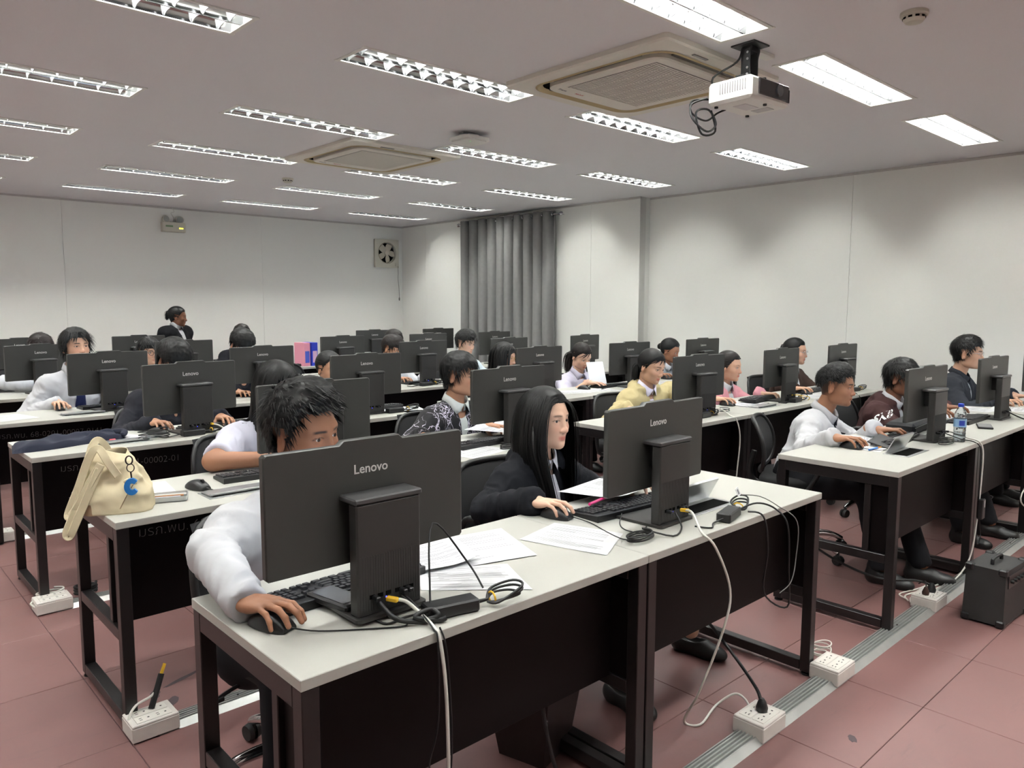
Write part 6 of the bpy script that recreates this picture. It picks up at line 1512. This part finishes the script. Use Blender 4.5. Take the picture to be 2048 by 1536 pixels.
PP['p'] = person('person in a white shirt with a wide navy tie at the fourth row', (1.42,6.18,1.178), yaw=14, pitch=-4, skin='light', res=2, tyaw=6, fo=.06, dz=.235, lean=.16,
    Rh=HM(1.255,5.97,180), Lh=HT(1.62,5.98,180), tie=((30,36,72),.042), collar=WHT, hair='curtain', hp=dict(front=.06,n=1300,cover=True,nape=-.085,side=-.03))
PP['q'] = person('person in a black jacket looking down behind a fourth-row monitor', (2.655,6.18,1.15), yaw=4, pitch=36, skin='mid', res=1, tyaw=0, fo=.10, dz=.20, lean=.12, top='jacket', tcol=(26,26,32), hair='fringe', hp=dict(th=.022,front=.03), bulk=1.15)
PP['s'] = person('person with dark hair and white collar, bent behind a mid-room monitor', (4.13,6.15,1.068), yaw=20, pitch=24, skin='mid', res=1, tyaw=0, Rh=HM(4.08,5.86,180), collar=WHT, hair='fringe', hmat=M_hairb)
PP['t'] = person('person in a pale shirt with tousled black hair before the curtain', (5.04,6.15,1.09), yaw=12, pitch=12, skin='fair', res=1, tyaw=0, tcol=(196,208,212), collar=(196,208,212), hair='short', hp=dict(front=.045,th=.024,top=.018,len=.05))
PP['u'] = person('person in white at the left edge, only hair and forearm showing', (1.47,7.58,1.10), yaw=8, pitch=30, skin='tan', res=1, tyaw=6, fo=.10, Rh=HT(1.36,7.36,215,pose='flat'), elbowR=(1.18,7.50,.83), collar=WHT, hair='short', hmat=M_hairr)
PP['v'] = person('person in black-rimmed glasses between two monitors', (2.37,7.63,1.035), yaw=14, pitch=4, skin='light', res=1, tyaw=6, collar=WHT, hair='short', hp=dict(front=.04,th=.024,top=.01,len=.05), glasses=(M_black,.0022))
PP['w'] = person('person mostly hidden, only brown hair showing in the fifth row', (5.05,7.5,1.06), yaw=20, pitch=26, skin='mid', res=0, collar=WHT, hair='fringe', hmat=M_hairb)
PP['r'] = person('person at the back row, only a hairline above the black-jacketed head', (3.84,8.93,1.112), yaw=0, pitch=10, skin='tan', res=0, top='jacket', tcol=(26,26,32), hair='short', hmat=M_hairb, hp=dict(front=.075))
PP['x'] = person('person standing by the back wall in a black jacket, hair tied back', (3.315,9.55,1.335), yaw=66, pitch=6, sex='f', skin='brown', res=1, tyaw=32, fo=.05, dz=.172, bulk=1.22, stand=True, top='jacket', tcol=(20,20,24), inner=WHT, collar=WHT, hair='pony', hp=dict(tail=.1,tie=(0,-.10,.05),n=700), skirt=True)
# brown-hoodie sleeve lettering and lightning-shirt lettering, pressed onto the cloth
def press(pp, s, size, center, right, upv, outd, m, name, bold=0.):
    me = text_mesh(s, size, m, 0., name, 'CENTER', bold); right, upv, outd = [nrm(np.array(a,float)) for a in (right,upv,outd)]; c = np.array(center,float)
    n = len(me.vertices); co = np.empty(n*3,np.float32); me.vertices.foreach_get('co', co); co = co.reshape(-1,3)
    out = []
    for x, y, z in co:
        o = c+right*x+upv*y+outd*.3; h = pp['bvh'].ray_cast(Vector(o), Vector(-outd)); out.append((np.array(h[0])+outd*.003) if h[0] is not None else c+right*x+upv*y)
    me.vertices.foreach_set('co', pp['loc'](np.array(out)).astype(np.float32).ravel()); me.update(); return link(name, me, pp['root'])
d = PP['d']; S,E,W = d['arms'][0][:3]; ax_ = nrm(E-S)
press(d, 'SK8', .085, S*.80+E*.20+V(0,0,-.01), -ax_*.25+V(0,-.75,.2), V(.2,-.15,.95), V(-.9,-.38,.15), mat('white_print',(240,240,240),.7), 'sleeve_lettering', .002)
g = PP['g']; press(g, 'RADEH', .085, g['Sc']-g['u']*.26, -g['r0'], UP, g['f0'], mat('white_print'), 'chest_lettering', .001)
# paper held by the reading girl
paper([(5.08,4.46,.03),(5.25,4.41,.03),(5.33,4.53,.215),(5.16,4.58,.215)], 'white paper held up by the reading girl', lines=0, z=DH+.005)
# gold crest on the standing woman's jacket
x_ = PP['x']; press(x_, 'RPU', .03, x_['Sc']+x_['r0']*.09-x_['u']*.14, -x_['r0'], UP, x_['f0'], mat('gold_thread',(220,170,50),.5), 'crest')
# ------------------------------------------------------------------ chairs, one behind every person and a few empty ones
CHL = {'a':'black mesh office chair of the boy nearest the camera','b':'black mesh office chair of the girl in the black hoodie','c':'black office chair with chrome base under the boy with the narrow tie','d':'black office chair of the boy in the brown lettered hoodie','e':'black office chair of the man in the dark jacket at the right edge','f':'black office chair of the girl in the white short-sleeved top','g':'black mesh chair with open back frame behind the lightning-print boy','h':'black mesh chair behind the girl in the cream hoodie','i':'black office chair of the girl in the pink cardigan','j':'black mesh chair of the girl in the brown jacket','k':'black office chair of the boy in the charcoal sweatshirt','l':'black office chair of the student showing only an ear','m':'black office chair of the long-haired girl in gold glasses','n':'black office chair of the girl reading a paper','o':'black office chair of the girl in the grey vest','p':'black office chair of the boy with the wide navy tie','q':'black office chair of the boy in the black jacket','s':'black office chair of the student bent in mid-room','t':'black office chair of the boy in the pale shirt','u':'black office chair of the student in white at the left edge','v':'black office chair of the boy in black-rimmed glasses','w':'black office chair of the student with brown hair, fifth row','r':'black office chair of the student at the back row'}
yawc = {'a':10,'b':-4,'c':22,'d':5,'g':-14,'h':-10,'f':8,'j':-12}
for k, lb in CHL.items():   # a seat each
    b = PP[k]['base']; chair(b[0]+(.06 if k == 'a' else 0), b[1]-.03, R(yawc.get(k, (sum(map(ord,lb)) % 21)-10)), lb)
chair(4.02,7.75,R(20),'empty black mesh chair beside the pink and blue cartons'); chair(6.45,6.4,R(-8),'empty black office chair before the curtain edge'); chair(1.45,9.1,R(6),'empty black office chair at the far left by the back wall')
chair(6.4,7.7,R(12),'empty black office chair nearest the curtain'); chair(5.5,9.05,R(-10),'empty black office chair in the middle of the back row'); chair(6.6,9.05,R(10),'empty black office chair at the end of the back row'); chair(3.55,7.72,R(-25),'empty black mesh chair left of the pink carton')

for o in [o for o in CH[0].children if o.name.startswith('armrest')]: bpy.data.objects.remove(o)

def backpack():
    t = thing('backpack', 'dark navy backpack on the floor under the right-hand front desk', 'backpack', (5.78,1.62,0), R(12))
    F = Field((-.2,-.16,-.02), (.2,.16,.46), .010)
    for p in (ell((0,0,.19), (.15,.10,.19), k=.05), ell((0,.0,.06), (.16,.11,.07), k=.05), ell((0,-.09,.12), (.11,.05,.09), k=.03)): F.add(p)
    v, q = F.mesh(); v = v+vnormals(v,q)*(.008*vnoise(v,14.,2.))[:,None]; v[:,2] = np.maximum(v[:,2], .002)
    link('sack', np_mesh('sack', v, q, mat('pack_navy',(22,24,34),.8,bump=.2,bscale=600)), t)
    for s in (-1,1): MB().tube([(s*.06,.09,.33),(s*.09,.14,.25),(s*.09,.14,.12),(s*.08,.10,.05)], .012, 8, sub=4).build('strap', M_rubber, t)
    MB().tube([(-.03,0,.37),(0,0,.40),(.03,0,.37)], .006, 6, sub=4).build('grab_loop', M_rubber, t)
    MB().tube([(-.09,-.12,.19),(0,-.142,.20),(.09,-.12,.19)], .003, 6, sub=4).build('zip', M_steel, t)
backpack()
